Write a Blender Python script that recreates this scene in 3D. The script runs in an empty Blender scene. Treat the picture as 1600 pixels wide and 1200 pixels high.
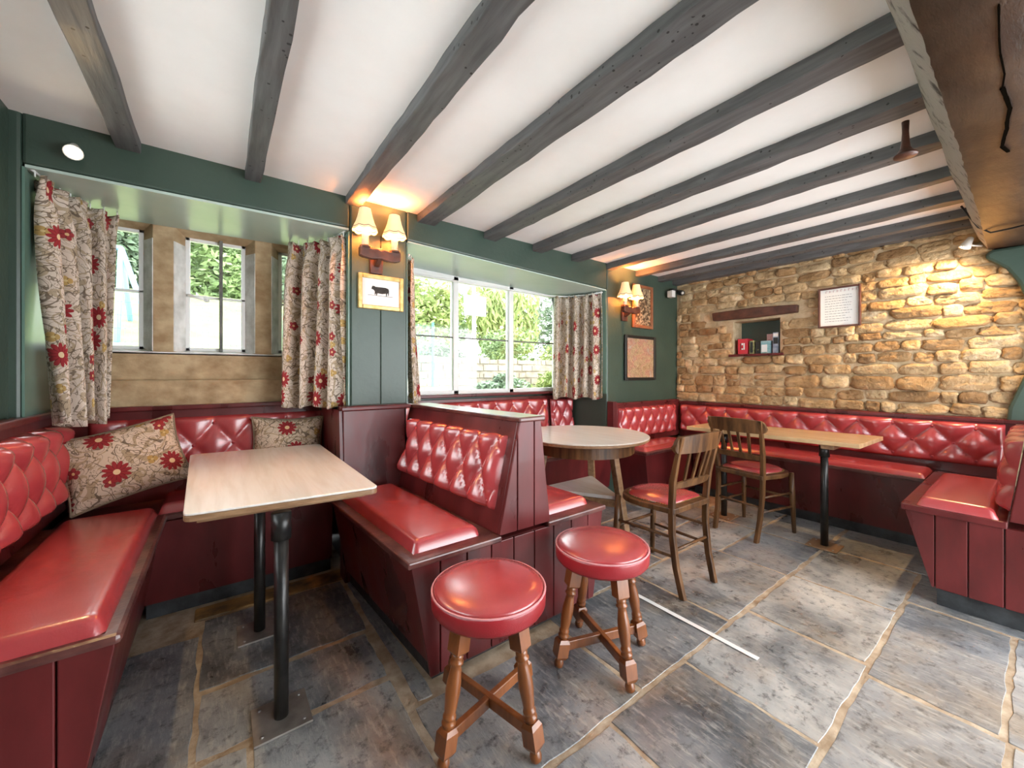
import bpy, bmesh, math, random
from mathutils import Vector, Matrix, noise as mnoise
random.seed(11)
PI = math.pi
scene = bpy.context.scene
COL = scene.collection

# ------------------------------------------------------------------ camera, world, exposure
cam_d = bpy.data.cameras.new('camera'); cam = bpy.data.objects.new('camera', cam_d); COL.objects.link(cam)
cam_d.sensor_width = 36; cam_d.lens = 611/1600*36; cam_d.shift_y = -15/1600; cam_d.clip_start = .02
cam.location = (0, 0, 1.15); cam.rotation_euler = (PI/2, 0, -math.atan2(455, 611))
scene.camera = cam
w = bpy.data.worlds.new('world'); scene.world = w; w.use_nodes = True
bg = w.node_tree.nodes['Background']; bg.inputs[0].default_value = (.93, .97, 1, 1); bg.inputs[1].default_value = 3.0
scene.view_settings.view_transform = 'Standard'; scene.view_settings.look = 'None'
scene.view_settings.gamma = 1; scene.view_settings.use_curve_mapping = False
scene.view_settings.exposure = 1.62

# ------------------------------------------------------------------ materials
def nt(name):
    m = bpy.data.materials.new(name); m.use_nodes = True
    t = m.node_tree; b = t.nodes['Principled BSDF']; return m, t, b
def node(t, typ, **k):
    n = t.nodes.new(typ)
    for a, v in k.items():
        if a == 'inp':
            for i, x in v.items(): n.inputs[i].default_value = x
        else: setattr(n, a, v)
    return n
def math_n(t, op, a, b=None, c=None):
    n = t.nodes.new('ShaderNodeMath'); n.operation = op
    for i, x in enumerate((a, b, c)):
        if x is None: continue
        if isinstance(x, (int, float)): n.inputs[i].default_value = x
        else: t.links.new(x, n.inputs[i])
    return n.outputs[0]
def ramp(t, fac, stops):
    r = t.nodes.new('ShaderNodeValToRGB'); e = r.color_ramp.elements
    while len(e) < len(stops): e.new(.5)
    for q, (p, c) in zip(e, stops):
        q.position = p; q.color = (*c, 1) if len(c) == 3 else c
    t.links.new(fac, r.inputs[0]); return r.outputs[0]
def mixc(t, fac, a, b, mode='MIX'):
    n = t.nodes.new('ShaderNodeMix'); n.data_type = 'RGBA'; n.blend_type = mode
    for i, x in ((0, fac), (6, a), (7, b)):
        if isinstance(x, (int, float)): n.inputs[i].default_value = x
        elif isinstance(x, tuple): n.inputs[i].default_value = (*x, 1) if len(x) == 3 else x
        else: t.links.new(x, n.inputs[i])
    return n.outputs[2]
def coords(t, scale=(1, 1, 1), kind='Object'):
    c = t.nodes.new('ShaderNodeTexCoord'); mp = t.nodes.new('ShaderNodeMapping')
    mp.inputs['Scale'].default_value = scale; t.links.new(c.outputs[kind], mp.inputs[0]); return mp.outputs[0]
def noise(t, vec, scale, detail=5, rough=.55, dist=0):
    n = node(t, 'ShaderNodeTexNoise', inp={'Scale': scale, 'Detail': detail, 'Roughness': rough, 'Distortion': dist})
    t.links.new(vec, n.inputs['Vector']); return n.outputs['Fac']
def bumpn(t, b, h, strength, dist=.01):
    n = node(t, 'ShaderNodeBump', inp={'Strength': strength, 'Distance': dist})
    t.links.new(h, n.inputs['Height']); t.links.new(n.outputs[0], b.inputs['Normal'])
def M(name, c1, c2=None, rough=.5, scale=4, stretch=(1, 1, 1), bump=0, bscale=30, metal=0, coat=0, spec=.5, rr=None, lo=.35, hi=.65):
    m, t, b = nt(name)
    v = coords(t, stretch)
    n = noise(t, v, scale)
    if c2: t.links.new(ramp(t, n, [(lo, c1), (hi, c2)]), b.inputs['Base Color'])
    else: b.inputs['Base Color'].default_value = (*c1, 1)
    b.inputs['Roughness'].default_value = rough; b.inputs['Metallic'].default_value = metal
    b.inputs['Coat Weight'].default_value = coat; b.inputs['Coat Roughness'].default_value = .2
    b.inputs['Specular IOR Level'].default_value = spec
    if rr: t.links.new(ramp(t, n, [(.3, (rr[0],)*3), (.7, (rr[1],)*3)]), b.inputs['Roughness'])
    if bump: bumpn(t, b, noise(t, v, bscale), bump)
    return m

MAT = {}
MAT['green'] = M('green_paint', (.036, .060, .046), (.046, .074, .056), .38, 3, bump=.12, bscale=40)
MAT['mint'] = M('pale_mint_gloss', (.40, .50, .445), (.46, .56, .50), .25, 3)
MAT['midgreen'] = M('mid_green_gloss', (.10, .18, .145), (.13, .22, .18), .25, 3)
MAT['ceiling'] = M('ceiling_plaster', (.80, .785, .765), (.86, .85, .835), .8, 2.5, bump=.15, bscale=14)
def beam_mat():
    m, t, b = nt('grey_painted_beam')
    v = coords(t); n = noise(t, coords(t, (8, .8, 8)), 5)
    vo = node(t, 'ShaderNodeTexVoronoi', inp={'Scale': 34.0}); t.links.new(v, vo.inputs['Vector'])
    sel = noise(t, v, 9, 2)
    hole = math_n(t, 'MULTIPLY', math_n(t, 'LESS_THAN', vo.outputs['Distance'], .16), math_n(t, 'GREATER_THAN', sel, .52))
    base = ramp(t, n, [(.3, (.062, .062, .064)), (.7, (.125, .125, .127))])
    t.links.new(mixc(t, hole, base, (.01, .01, .01)), b.inputs['Base Color'])
    b.inputs['Roughness'].default_value = .55
    bumpn(t, b, math_n(t, 'SUBTRACT', n, hole), .5, .006); return m
MAT['beam'] = beam_mat()
def bigbeam_mat():
    m, t, b = nt('old_brown_timber')
    v = coords(t, (.8, 2.2, 2.2)); n = noise(t, v, 5, 8, .68); n2 = noise(t, coords(t), 2.2, 6)
    c = ramp(t, n, [(.25, (.008, .004, .003)), (.5, (.036, .017, .010)), (.78, (.10, .055, .030))])
    c = mixc(t, ramp(t, n2, [(.5, (0,)*3), (.75, (.5,)*3)]), c, (.11, .085, .065))
    t.links.new(c, b.inputs['Base Color']); b.inputs['Roughness'].default_value = .45
    bumpn(t, b, n, .35, .02); return m
MAT['bigbeam'] = bigbeam_mat()
MAT['plastergrey'] = M('chipped_grey_plaster', (.05, .048, .045), (.36, .35, .335), .75, 14, bump=.5, bscale=45, lo=.33, hi=.46)
def redwood():
    m, t, b = nt('oxblood_varnished_wood')
    v = coords(t, (1, 1, .35)); n = noise(t, v, 6, 6); w2 = noise(t, coords(t), 30, 4, .7)
    c = ramp(t, n, [(.3, (.055, .009, .009)), (.7, (.150, .019, .020))])
    c = mixc(t, ramp(t, w2, [(.70, (0,)*3), (.80, (.6,)*3)]), c, (.30, .10, .07))
    t.links.new(c, b.inputs['Base Color']); b.inputs['Roughness'].default_value = .3
    b.inputs['Coat Weight'].default_value = .08; b.inputs['Specular IOR Level'].default_value = .4
    t.links.new(ramp(t, n, [(.3, (.22,)*3), (.7, (.42,)*3)]), b.inputs['Roughness'])
    bumpn(t, b, noise(t, coords(t, (1, 1, .2)), 40), .12, .004); return m
MAT['redwood'] = redwood()
MAT['worn'] = M('worn_seat_board', (.055, .012, .012), (.16, .06, .05), .28, 10, bump=.15, bscale=50, coat=.4)
MAT['plinth'] = M('black_plinth_paint', (.012, .013, .015), (.045, .05, .055), .5, 12, bump=.3)
MAT['vinyl'] = M('red_vinyl', (.36, .036, .042), (.44, .052, .057), .27, 5, bump=.08, bscale=220, coat=.7, spec=.9)
MAT['vinyl_dark'] = M('dark_red_vinyl', (.28, .014, .020), (.36, .02, .028), .3, 6, bump=.1, bscale=220, coat=.15)
MAT['piping'] = M('pale_piping', (.70, .30, .32), None, .4)
def flag_mat():
    m, t, b = nt('flagstone')
    v = coords(t); oi = node(t, 'ShaderNodeObjectInfo')
    add = node(t, 'ShaderNodeVectorMath', operation='ADD'); t.links.new(v, add.inputs[0])
    t.links.new(oi.outputs['Location'], add.inputs[1]); p = add.outputs[0]
    n1 = noise(t, p, 2.2, 8, .62, .4); n2 = noise(t, p, 22, 8, .75); n3 = noise(t, p, 2.6, 6, .65, .5)
    mp = t.nodes.new('ShaderNodeMapping'); mp.inputs['Scale'].default_value = (14, 3, 3); mp.inputs['Rotation'].default_value = (0, 0, .3); t.links.new(p, mp.inputs[0])
    n4 = noise(t, mp.outputs[0], 4, 6, .7)
    c = ramp(t, n1, [(.30, (.040, .044, .050)), (.43, (.15, .163, .178)), (.57, (.31, .32, .33)), (.72, (.46, .445, .42))])
    rv = ramp(t, oi.outputs['Random'], [(0, (.55, .57, .60)), (.5, (1., 1., 1.)), (1, (1.6, 1.5, 1.35))])
    c = mixc(t, 1., c, rv, 'MULTIPLY')
    c = mixc(t, ramp(t, n3, [(.50, (0,)*3), (.66, (.55,)*3)]), c, (.34, .275, .205))
    c = mixc(t, ramp(t, n4, [(.50, (0,)*3), (.70, (.65,)*3)]), c, (.50, .475, .44))
    c = mixc(t, ramp(t, n2, [(.52, (0,)*3), (.66, (.8,)*3)]), c, (.028, .030, .033))
    t.links.new(c, b.inputs['Base Color'])
    t.links.new(ramp(t, n1, [(.3, (.22,)*3), (.7, (.50,)*3)]), b.inputs['Roughness'])
    b.inputs['Specular IOR Level'].default_value = .8; b.inputs['Coat Weight'].default_value = .35; b.inputs['Coat Roughness'].default_value = .25
    bumpn(t, b, math_n(t, 'ADD', n2, n4), .35, .008); return m
MAT['flag'] = flag_mat()
MAT['mortar'] = M('sandy_floor_mortar', (.30, .21, .13), (.50, .40, .29), .85, 14, bump=.5, bscale=60)
MAT['ledge'] = M('ochre_worn_stone', (.10, .06, .025), (.48, .25, .07), .6, 7, bump=.4, bscale=30)
def stone_mat():
    m, t, b = nt('golden_rubble_stone')
    v = coords(t); oi = node(t, 'ShaderNodeObjectInfo')
    add = node(t, 'ShaderNodeVectorMath', operation='ADD'); t.links.new(v, add.inputs[0])
    t.links.new(oi.outputs['Location'], add.inputs[1]); p = add.outputs[0]
    n1 = noise(t, p, 9, 8, .65); n2 = noise(t, p, 38, 6, .7)
    c = ramp(t, n1, [(.25, (.26, .165, .085)), (.5, (.50, .37, .22)), (.75, (.70, .58, .42))])
    r = ramp(t, oi.outputs['Random'], [(0, (.55, .42, .30)), (.3, (.92, .74, .54)), (.7, (1.05, .98, .86)), (1, (1.25, 1.25, 1.2))])
    c = mixc(t, 1., c, r, 'MULTIPLY')
    c = mixc(t, ramp(t, n2, [(.28, (.7,)*3), (.42, (0,)*3)]), c, (.09, .05, .02))
    t.links.new(c, b.inputs['Base Color']); b.inputs['Roughness'].default_value = .85
    bumpn(t, b, math_n(t, 'ADD', n1, math_n(t, 'MULTIPLY', n2, .5)), 1., .03); return m
MAT['stone'] = stone_mat()
MAT['stonemortar'] = M('lime_mortar', (.40, .29, .16), (.58, .45, .29), .9, 12, bump=.9, bscale=40)
MAT['ashlar'] = M('tan_window_stone', (.30, .19, .095), (.50, .37, .22), .8, 9, (1, 1, 1.3), bump=.5, bscale=25)
MAT['whitestone'] = M('whitewashed_stone', (.48, .46, .43), (.80, .79, .77), .7, 9, bump=.5, bscale=22)
MAT['white'] = M('white_gloss_paint', (.80, .80, .79), None, .35)
MAT['lead'] = M('grey_bar', (.10, .10, .09), (.18, .17, .15), .5, 20)
def glass_mat():
    m, t, b = nt('window_glass'); t.nodes.remove(b)
    tr = node(t, 'ShaderNodeBsdfTransparent', inp={0: (.96, .98, .97, 1)}); gl = node(t, 'ShaderNodeBsdfGlossy', inp={'Roughness': .02})
    lw = node(t, 'ShaderNodeFresnel', inp={0: 1.45}); mx = t.nodes.new('ShaderNodeMixShader')
    t.links.new(lw.outputs[0], mx.inputs[0]); t.links.new(tr.outputs[0], mx.inputs[1]); t.links.new(gl.outputs[0], mx.inputs[2])
    t.links.new(mx.outputs[0], t.nodes['Material Output'].inputs[0]); return m
MAT['glass'] = glass_mat()
def tabletop_mat(name, a, c, d, rough):
    m, t, b = nt(name)
    v = coords(t, (9, .7, 1)); n = noise(t, v, 3.5, 6, .6, .6); n2 = noise(t, coords(t, (60, 2, 1)), 2, 3)
    k = ramp(t, n, [(.3, a), (.55, c), (.75, d)])
    k = mixc(t, math_n(t, 'MULTIPLY', n2, .25), k, a)
    t.links.new(k, b.inputs['Base Color']); b.inputs['Roughness'].default_value = rough
    b.inputs['Coat Weight'].default_value = .6; b.inputs['Coat Roughness'].default_value = .22
    bumpn(t, b, n2, .05, .003); return m
MAT['pine'] = tabletop_mat('bleached_pine', (.64, .58, .52), (.74, .71, .67), (.79, .77, .74), .28)
MAT['plank'] = tabletop_mat('honey_oak_plank', (.38, .22, .10), (.58, .40, .21), (.66, .49, .29), .35)
MAT['edgewood'] = M('tan_wood_edge', (.20, .105, .05), (.32, .19, .10), .4, 5, (2, 8, 8), bump=.1)
MAT['blackmetal'] = M('black_iron', (.012, .012, .013), (.03, .028, .026), .32, 14, bump=.1, metal=.3)
MAT['plate'] = M('brushed_steel_plate', (.30, .27, .24), (.46, .42, .38), .4, 12, metal=.7)
MAT['screw'] = M('screw_steel', (.5, .5, .5), None, .3, metal=1)
MAT['oak'] = M('dark_oak', (.050, .022, .009), (.150, .068, .025), .36, 5, (5, 5, .6), bump=.15, bscale=20, spec=.35)
MAT['stoolwood'] = M('orange_brown_turned_wood', (.12, .034, .009), (.27, .085, .022), .28, 5, (3, 3, .7), bump=.08, coat=.4)
MAT['brass'] = M('brass_stud', (.45, .32, .12), None, .35, metal=1)
MAT['gold'] = M('gilt_frame', (.48, .32, .10), (.68, .50, .22), .35, 30, metal=.55)
MAT['paper'] = M('white_paper', (.80, .79, .76), None, .7)
MAT['ink'] = M('grey_ink', (.12, .12, .12), None, .8)
MAT['pinkink'] = M('faded_pink_ink', (.55, .38, .38), None, .8)
MAT['bull'] = M('bull_print', (.012, .012, .012), (.04, .038, .035), .8, 60)
MAT['darkframe'] = M('black_picture_frame', (.012, .011, .010), None, .35)
MAT['brownframe'] = M('brown_picture_frame', (.07, .022, .014), (.11, .04, .025), .35, 10)
MAT['copperframe'] = M('copper_brown_frame', (.18, .065, .03), (.28, .11, .05), .35, 10)
def map_mat():
    m, t, b = nt('old_map_print'); v = coords(t)
    n = noise(t, v, 9, 6, .6, 1.2); n2 = noise(t, v, 30, 4, .6, 2)
    c = ramp(t, n, [(.32, (.30, .17, .08)), (.47, (.46, .33, .19)), (.56, (.44, .20, .14)), (.68, (.40, .36, .28))])
    c = mixc(t, ramp(t, n2, [(.46, (0,)*3), (.5, (.9,)*3), (.54, (0,)*3)]), c, (.10, .05, .03))
    t.links.new(c, b.inputs['Base Color']); b.inputs['Roughness'].default_value = .4; return m
MAT['map'] = map_mat()
MAT['oldprint'] = M('dark_busy_print', (.05, .03, .015), (.42, .32, .20), .35, 45, lo=.45, hi=.6)
MAT['candle'] = M('candle_tube', (.80, .62, .42), None, .5)
MAT['sconcewood'] = M('carved_dark_wood', (.045, .016, .010), (.11, .04, .025), .4, 12, bump=.3)
def shade_mat():
    m, t, b = nt('cream_lampshade')
    b.inputs['Base Color'].default_value = (.80, .60, .38, 1); b.inputs['Roughness'].default_value = .8
    b.inputs['Emission Color'].default_value = (1, .50, .20, 1); b.inputs['Emission Strength'].default_value = .20
    return m
MAT['shade'] = shade_mat()
MAT['trim'] = M('dark_braid', (.10, .05, .03), None, .8)
def emit(name, col, s):
    m, t, b = nt(name); b.inputs['Base Color'].default_value = (1, 1, 1, 1)
    b.inputs['Emission Color'].default_value = (*col, 1); b.inputs['Emission Strength'].default_value = s; return m
MAT['bulb'] = emit('lit_bulb', (1, .72, .38), 6)
MAT['spotglow'] = emit('lit_spot_lens', (1, .80, .50), 30)
MAT['void'] = M('deep_crack', (.004, .003, .002), None, 1., spec=0)
MAT['plasticw'] = M('white_plastic', (.70, .69, .66), None, .4)
MAT['plasticb'] = M('black_plastic', (.015, .015, .016), None, .3)
MAT['grass'] = M('yellow_green_grass', (.19, .235, .09), (.26, .31, .125), .9, 3, bump=.5, bscale=40)  # yellow-green lawn colour, varied by noise
def leafm(name, a, c):
    m, t, b = nt(name)
    oi = noise(t, coords(t), 1.6, 4)
    t.links.new(ramp(t, oi, [(.35, a), (.65, c)]), b.inputs['Base Color']); b.inputs['Roughness'].default_value = .7
    return m
MAT['leaf_a'] = leafm('leaf_mid_green', (.13, .20, .08), (.28, .37, .15))
MAT['leaf_b'] = leafm('leaf_yellow_green', (.24, .31, .10), (.42, .48, .18))
MAT['leaf_c'] = leafm('leaf_blue_green', (.13, .19, .12), (.26, .33, .22))
MAT['bark'] = M('bark', (.10, .07, .05), (.18, .13, .10), .9, 8, bump=.5)
MAT['gardenstone'] = M('garden_wall_stone', (.26, .21, .16), (.40, .34, .27), .9, 7, bump=.7)
MAT['bluepaint'] = M('pale_blue_paint', (.22, .38, .60), None, .5)
MAT['greenmetal'] = M('green_metal_post', (.06, .22, .18), None, .5)
MAT['plantleaf'] = M('bright_green_leaf', (.10, .32, .03), (.22, .50, .06), .4, 20)

def cloth_mat(name, tint=(1, 1, 1)):
    """cream linen with fine scrolling vine lines, tan buds and red daisies; UV in metres"""
    m, t, b = nt(name)
    uv = node(t, 'ShaderNodeUVMap').outputs[0]
    def daisy(scale, rad, thr, petals, offs, col, colc, base):
        mp = t.nodes.new('ShaderNodeMapping'); mp.inputs['Location'].default_value = offs; t.links.new(uv, mp.inputs[0])
        vo = node(t, 'ShaderNodeTexVoronoi', voronoi_dimensions='2D', inp={'Scale': scale, 'Randomness': .55}); t.links.new(mp.outputs[0], vo.inputs['Vector'])
        sc = node(t, 'ShaderNodeVectorMath', operation='SCALE', inp={'Scale': scale}); t.links.new(mp.outputs[0], sc.inputs[0])
        sc2 = node(t, 'ShaderNodeVectorMath', operation='SCALE', inp={'Scale': scale}); t.links.new(vo.outputs['Position'], sc2.inputs[0])
        df = node(t, 'ShaderNodeVectorMath', operation='SUBTRACT'); t.links.new(sc.outputs[0], df.inputs[0]); t.links.new(sc2.outputs[0], df.inputs[1])
        sx = node(t, 'ShaderNodeSeparateXYZ'); t.links.new(df.outputs[0], sx.inputs[0])
        ang = math_n(t, 'ARCTAN2', sx.outputs[1], sx.outputs[0])
        pet = math_n(t, 'ABSOLUTE', math_n(t, 'COSINE', math_n(t, 'MULTIPLY', ang, petals/2)))
        r = math_n(t, 'DIVIDE', vo.outputs['Distance'], math_n(t, 'MULTIPLY_ADD', pet, rad*.35, rad*.65))
        cs = node(t, 'ShaderNodeSeparateColor'); t.links.new(vo.outputs['Color'], cs.inputs[0])
        on = math_n(t, 'GREATER_THAN', cs.outputs[0], thr)
        fl = math_n(t, 'MULTIPLY', math_n(t, 'LESS_THAN', r, 1.), on)
        line = math_n(t, 'MULTIPLY', math_n(t, 'LESS_THAN', pet, .22), .75)
        c = mixc(t, line, col, tuple(x*.22 for x in col))
        ce = math_n(t, 'LESS_THAN', vo.outputs['Distance'], rad*.24)
        c = mixc(t, ce, c, colc)
        return mixc(t, fl, base, c)
    nz = noise(t, uv, 4, 2)
    base = ramp(t, nz, [(.3, (.52, .42, .34)), (.7, (.64, .55, .47))])
    # scrolling stems: contour lines of distorted noise and rings
    for sc, wdt, cl, dist in ((7, .045, (.36, .27, .17), 1.2), (10, .020, (.11, .075, .05), 1.0), (17, .026, (.14, .10, .065), 1.5)):
        n = noise(t, uv, sc, 1.5, .4, dist)
        f = math_n(t, 'ABSOLUTE', math_n(t, 'SUBTRACT', math_n(t, 'FRACT', math_n(t, 'MULTIPLY', n, 6)), .5))
        base = mixc(t, math_n(t, 'MULTIPLY', math_n(t, 'LESS_THAN', f, wdt*3), .85), base, cl)
    base = daisy(11, .24, .70, 3, (.31, .7, 0), (.42, .27, .09), (.55, .42, .2), base)
    base = daisy(9, .24, .80, 5, (.13, .27, 0), (.26, .025, .028), (.6, .4, .2), base)
    base = daisy(4.9, .25, .46, 12, (.05, .11, 0), (.27, .016, .020), (.68, .50, .30), base)
    base = mixc(t, 1., base, tint, 'MULTIPLY')
    t.links.new(base, b.inputs['Base Color']); b.inputs['Roughness'].default_value = .9
    bumpn(t, b, noise(t, uv, 300, 2), .1, .002)
    return m
MAT['curtain'] = cloth_mat('floral_curtain_cloth')
MAT['pillow'] = cloth_mat('floral_cushion_cloth', (1.02, .92, .82))

# ------------------------------------------------------------------ helpers
ORG = {}
def link(o, parent=None):
    COL.objects.link(o)
    if parent: o.parent = parent
    return o
def tag(o, label, cat, group=None):
    o['label'] = label; o['category'] = cat
    if group: o['group'] = group
    return o
def thing(name, label, cat, loc, rz=0, group=None):
    o = bpy.data.objects.new(name, None); o.empty_display_size = .05
    o.location = loc; o.rotation_euler = (0, 0, rz); link(o); ORG[o.name] = Vector(loc)
    return tag(o, label, cat, group)
def struct(o):
    o['kind'] = 'structure'; return o

class G:
    """collects geometry, builds ONE mesh object"""
    def __init__(s): s.v = []; s.f = []; s.sm = []; s.uv = None
    def add(s, vs, fs, smooth=False):
        n = len(s.v); s.v += [tuple(x) for x in vs]; s.f += [tuple(i+n for i in f) for f in fs]; s.sm += [smooth]*len(fs); return s
    def box(s, x0, x1, y0, y1, z0, z1):
        vs = [(x, y, z) for z in (z0, z1) for y in (y0, y1) for x in (x0, x1)]
        return s.add(vs, [(0, 2, 3, 1), (4, 5, 7, 6), (0, 1, 5, 4), (2, 6, 7, 3), (0, 4, 6, 2), (1, 3, 7, 5)])
    def prism(s, poly, axis, a, b, sh=0):
        """poly: 2D points; axis 'x': (y,z), 'y': (x,z), 'z': (x,y); extruded from a to b; sh shears the first coordinate at b"""
        n = len(poly)
        def P(p, d, k):
            q = (p[0]+k, p[1])
            return {'x': (d, q[0], q[1]), 'y': (q[0], d, q[1]), 'z': (q[0], q[1], d)}[axis]
        vs = [P(p, a, 0) for p in poly] + [P(p, b, sh) for p in poly]
        return s.add(vs, [tuple(range(n)), tuple(range(2*n-1, n-1, -1))] + [(i, n+i, n+(i+1) % n, (i+1) % n) for i in range(n)])
    def lathe(s, prof, c=(0, 0, 0), seg=20, M4=None, smooth=True):
        vs = []; fs = []
        for r, z in prof:
            for k in range(seg):
                a = 2*PI*k/seg; p = Vector((r*math.cos(a), r*math.sin(a), z))
                if M4: p = M4 @ p
                vs.append(p + Vector(c))
        for i in range(len(prof)-1):
            for k in range(seg):
                fs.append((i*seg+k, i*seg+(k+1) % seg, (i+1)*seg+(k+1) % seg, (i+1)*seg+k))
        n = len(prof)
        s.add(vs, fs + [tuple(range(seg-1, -1, -1)), tuple((n-1)*seg+k for k in range(seg))], smooth); return s
    def tube(s, pts, rad, seg=10, flat=1., up=(0, 0, 1)):
        pts = [Vector(p) for p in pts]; n = len(pts)
        rad = [rad]*n if isinstance(rad, (int, float)) else rad
        vs = []; fs = []
        for i, p in enumerate(pts):
            d = (pts[min(i+1, n-1)] - pts[max(i-1, 0)]).normalized()
            u = Vector(up)
            if abs(d.dot(u)) > .95: u = Vector((1, 0, 0))
            a = d.cross(u).normalized(); b2 = a.cross(d)
            for k in range(seg):
                t = 2*PI*k/seg; vs.append(p + a*math.cos(t)*rad[i] + b2*math.sin(t)*rad[i]*flat)
        for i in range(n-1):
            for k in range(seg): fs.append((i*seg+k, i*seg+(k+1) % seg, (i+1)*seg+(k+1) % seg, (i+1)*seg+k))
        s.add(vs, fs + [tuple(range(seg-1, -1, -1)), tuple((n-1)*seg+k for k in range(seg))], seg > 5); return s
    def bar(s, p, q, wx, wy, up=(0, 0, 1)):
        """rectangular bar from p to q"""
        p, q = Vector(p), Vector(q); d = (q-p).normalized(); u = Vector(up)
        if abs(d.dot(u)) > .95: u = Vector((0, 1, 0))
        a = d.cross(u).normalized(); b2 = a.cross(d)
        vs = [c + a*i*wx/2 + b2*j*wy/2 for c in (p, q) for i, j in ((-1, -1), (1, -1), (1, 1), (-1, 1))]
        return s.add(vs, [(3, 2, 1, 0), (4, 5, 6, 7)] + [(i, (i+1) % 4, 4+(i+1) % 4, 4+i) for i in range(4)])
    def grid(s, fn, nu, nv, smooth=True, closeu=False):
        vs = [fn(i/nu, j/nv) for j in range(nv+1) for i in range(nu+1)]
        return s.add(vs, [(j*(nu+1)+i, j*(nu+1)+i+1, (j+1)*(nu+1)+i+1, (j+1)*(nu+1)+i) for j in range(nv) for i in range(nu)], smooth)
    def build(s, name, mat, parent=None, bevel=0, local=False, solid=0, uv=None, normals=True, sub=0):
        if parent is not None:
            off = Vector((0, 0, 0)) if local else ORG.get(parent.name, Vector((0, 0, 0)))
            loc = Vector((0, 0, 0))
        else:
            xs, ys, zs = zip(*s.v); off = loc = Vector(((min(xs)+max(xs))/2, (min(ys)+max(ys))/2, min(zs)))
        me = bpy.data.meshes.new(name); me.from_pydata([tuple(Vector(v)-off) for v in s.v], [], s.f)
        me.polygons.foreach_set('use_smooth', s.sm)
        if normals:
            bm = bmesh.new(); bm.from_mesh(me); bmesh.ops.recalc_face_normals(bm, faces=bm.faces); bm.to_mesh(me); bm.free()
        if uv:
            ul = me.uv_layers.new(name='UVMap')
            for lp in me.loops: ul.data[lp.index].uv = uv[lp.vertex_index]
        me.materials.append(MAT[mat] if isinstance(mat, str) else mat)
        o = bpy.data.objects.new(name, me); link(o, parent)
        if parent is None: o.location = loc
        ORG[o.name] = off
        if bevel:
            b = o.modifiers.new('bevel', 'BEVEL'); b.width = bevel; b.segments = 2; b.limit_method = 'ANGLE'; b.angle_limit = .6
        if solid:
            b = o.modifiers.new('solid', 'SOLIDIFY'); b.thickness = solid; b.offset = 0
        if sub:
            b = o.modifiers.new('sub', 'SUBSURF'); b.levels = b.render_levels = sub
        return o
def clip_x(poly, x0, x1):
    def half(pts, f, inside):
        out = []
        for i, p in enumerate(pts):
            q = pts[(i+1) % len(pts)]
            a, c = inside(p), inside(q)
            if a: out.append(p)
            if a != c:
                k = (f-p[0])/(q[0]-p[0]); out.append((f, p[1]+(q[1]-p[1])*k))
        return out
    pts = half(poly, x0, lambda p: p[0] >= x0)
    return half(pts, x1, lambda p: p[0] <= x1) if pts else pts
def planks(parent, poly, axis, a, b, step, mat='redwood', start=None, gap=.004, bead=True):
    """cut a panel outline into separate boards of width step"""
    xs = [p[0] for p in poly]; x = min(xs) if start is None else start
    while x < max(xs)-.001:
        c = clip_x(poly, x+gap/2, x+step-gap/2)
        if len(c) > 2: G().prism(c, axis, a, b).build('plank', mat, parent, bevel=.003)
        x += step

# ---- upholstery
BUTTON = None
def button_mesh():
    global BUTTON
    if BUTTON is None:
        g = G(); g.lathe([(.0005, .006), (.005, .005), (.008, .0025), (.009, 0), (.008, -.004)], seg=10)
        o = g.build('button', 'vinyl_dark'); BUTTON = o.data
        COL.objects.unlink(o); bpy.data.objects.remove(o)
    return BUTTON
def pad(name, parent, P0, S, T, w, h, thick, r=.03, tuft=None, mat='vinyl', res=.012, crown=0.):
    """padded slab: S along width, T along height, normal S x T. tuft=(columns, rows, first_row_t, last_row_t, phase)"""
    P0, S, T = Vector(P0), Vector(S).normalized(), Vector(T).normalized(); N = S.cross(T)
    nu, nv = max(8, int(w/res)), max(8, int(h/res))
    def edge(d):
        d = max(d, 0.)
        return 1. if d >= r else math.sqrt(max(0., 1-(1-d/r)**2))
    if tuft:
        cols, rows, t0, t1, ph = tuft; cw = w/cols; rh = (t1-t0)*h/(rows-1)
    def H(s, t):
        e = edge(min(s, w-s))*edge(min(t, h-t))
        k = thick*(1+crown*math.sin(PI*min(max(s/w, 0), 1))*math.sin(PI*min(max(t/h, 0), 1)))
        if not tuft: return k*e
        v = (t-t0*h)/rh; u = s/cw+ph
        vc = min(max(v, 0), rows-1)
        p, q = u+vc/2, u-vc/2
        hh = (abs(math.sin(PI*p))*abs(math.sin(PI*q)))**.44
        if v != vc:                                  # straight pleats from the outer rows to the edges
            z = (vc/2) % 1
            pl = abs(math.sin(PI*(u+z)))**.45
            f = min(1, abs(v-vc)/.55)
            base = hh
            hh = max(base*(1-f) + pl*f, base)
            hh = hh*(1-.0*f)
        return k*e*(.32+.68*hh)
    g = G(); g.grid(lambda a, b: P0+S*(a*w)+T*(b*h)+N*H(a*w, b*h), nu, nv)
    # back face
    g.add([P0, P0+S*w, P0+S*w+T*h, P0+T*h], [(3, 2, 1, 0)])
    o = g.build(name, mat, parent)
    if tuft:
        rot = Matrix((S, T, N)).transposed().to_4x4()
        for j in range(rows):
            k0 = math.floor(ph)-rows; 
            for i in range(k0, cols+rows+2):
                u = i + (j % 2)*.5
                s = (u-ph)*cw
                if not (.02 < s < w-.02): continue
                t = t0*h+rh*j
                b = bpy.data.objects.new('button', button_mesh()); link(b, o)
                b.matrix_local = Matrix.Translation(P0+S*s+T*t+N*(thick*.32+.002)-ORG[o.name]) @ rot
    return o

# ================================================================== STRUCTURE
YW, XS, CZ = 2.38, 4.05, 2.178         # window wall plane, stone wall plane, ceiling height
XL = -.66
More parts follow.
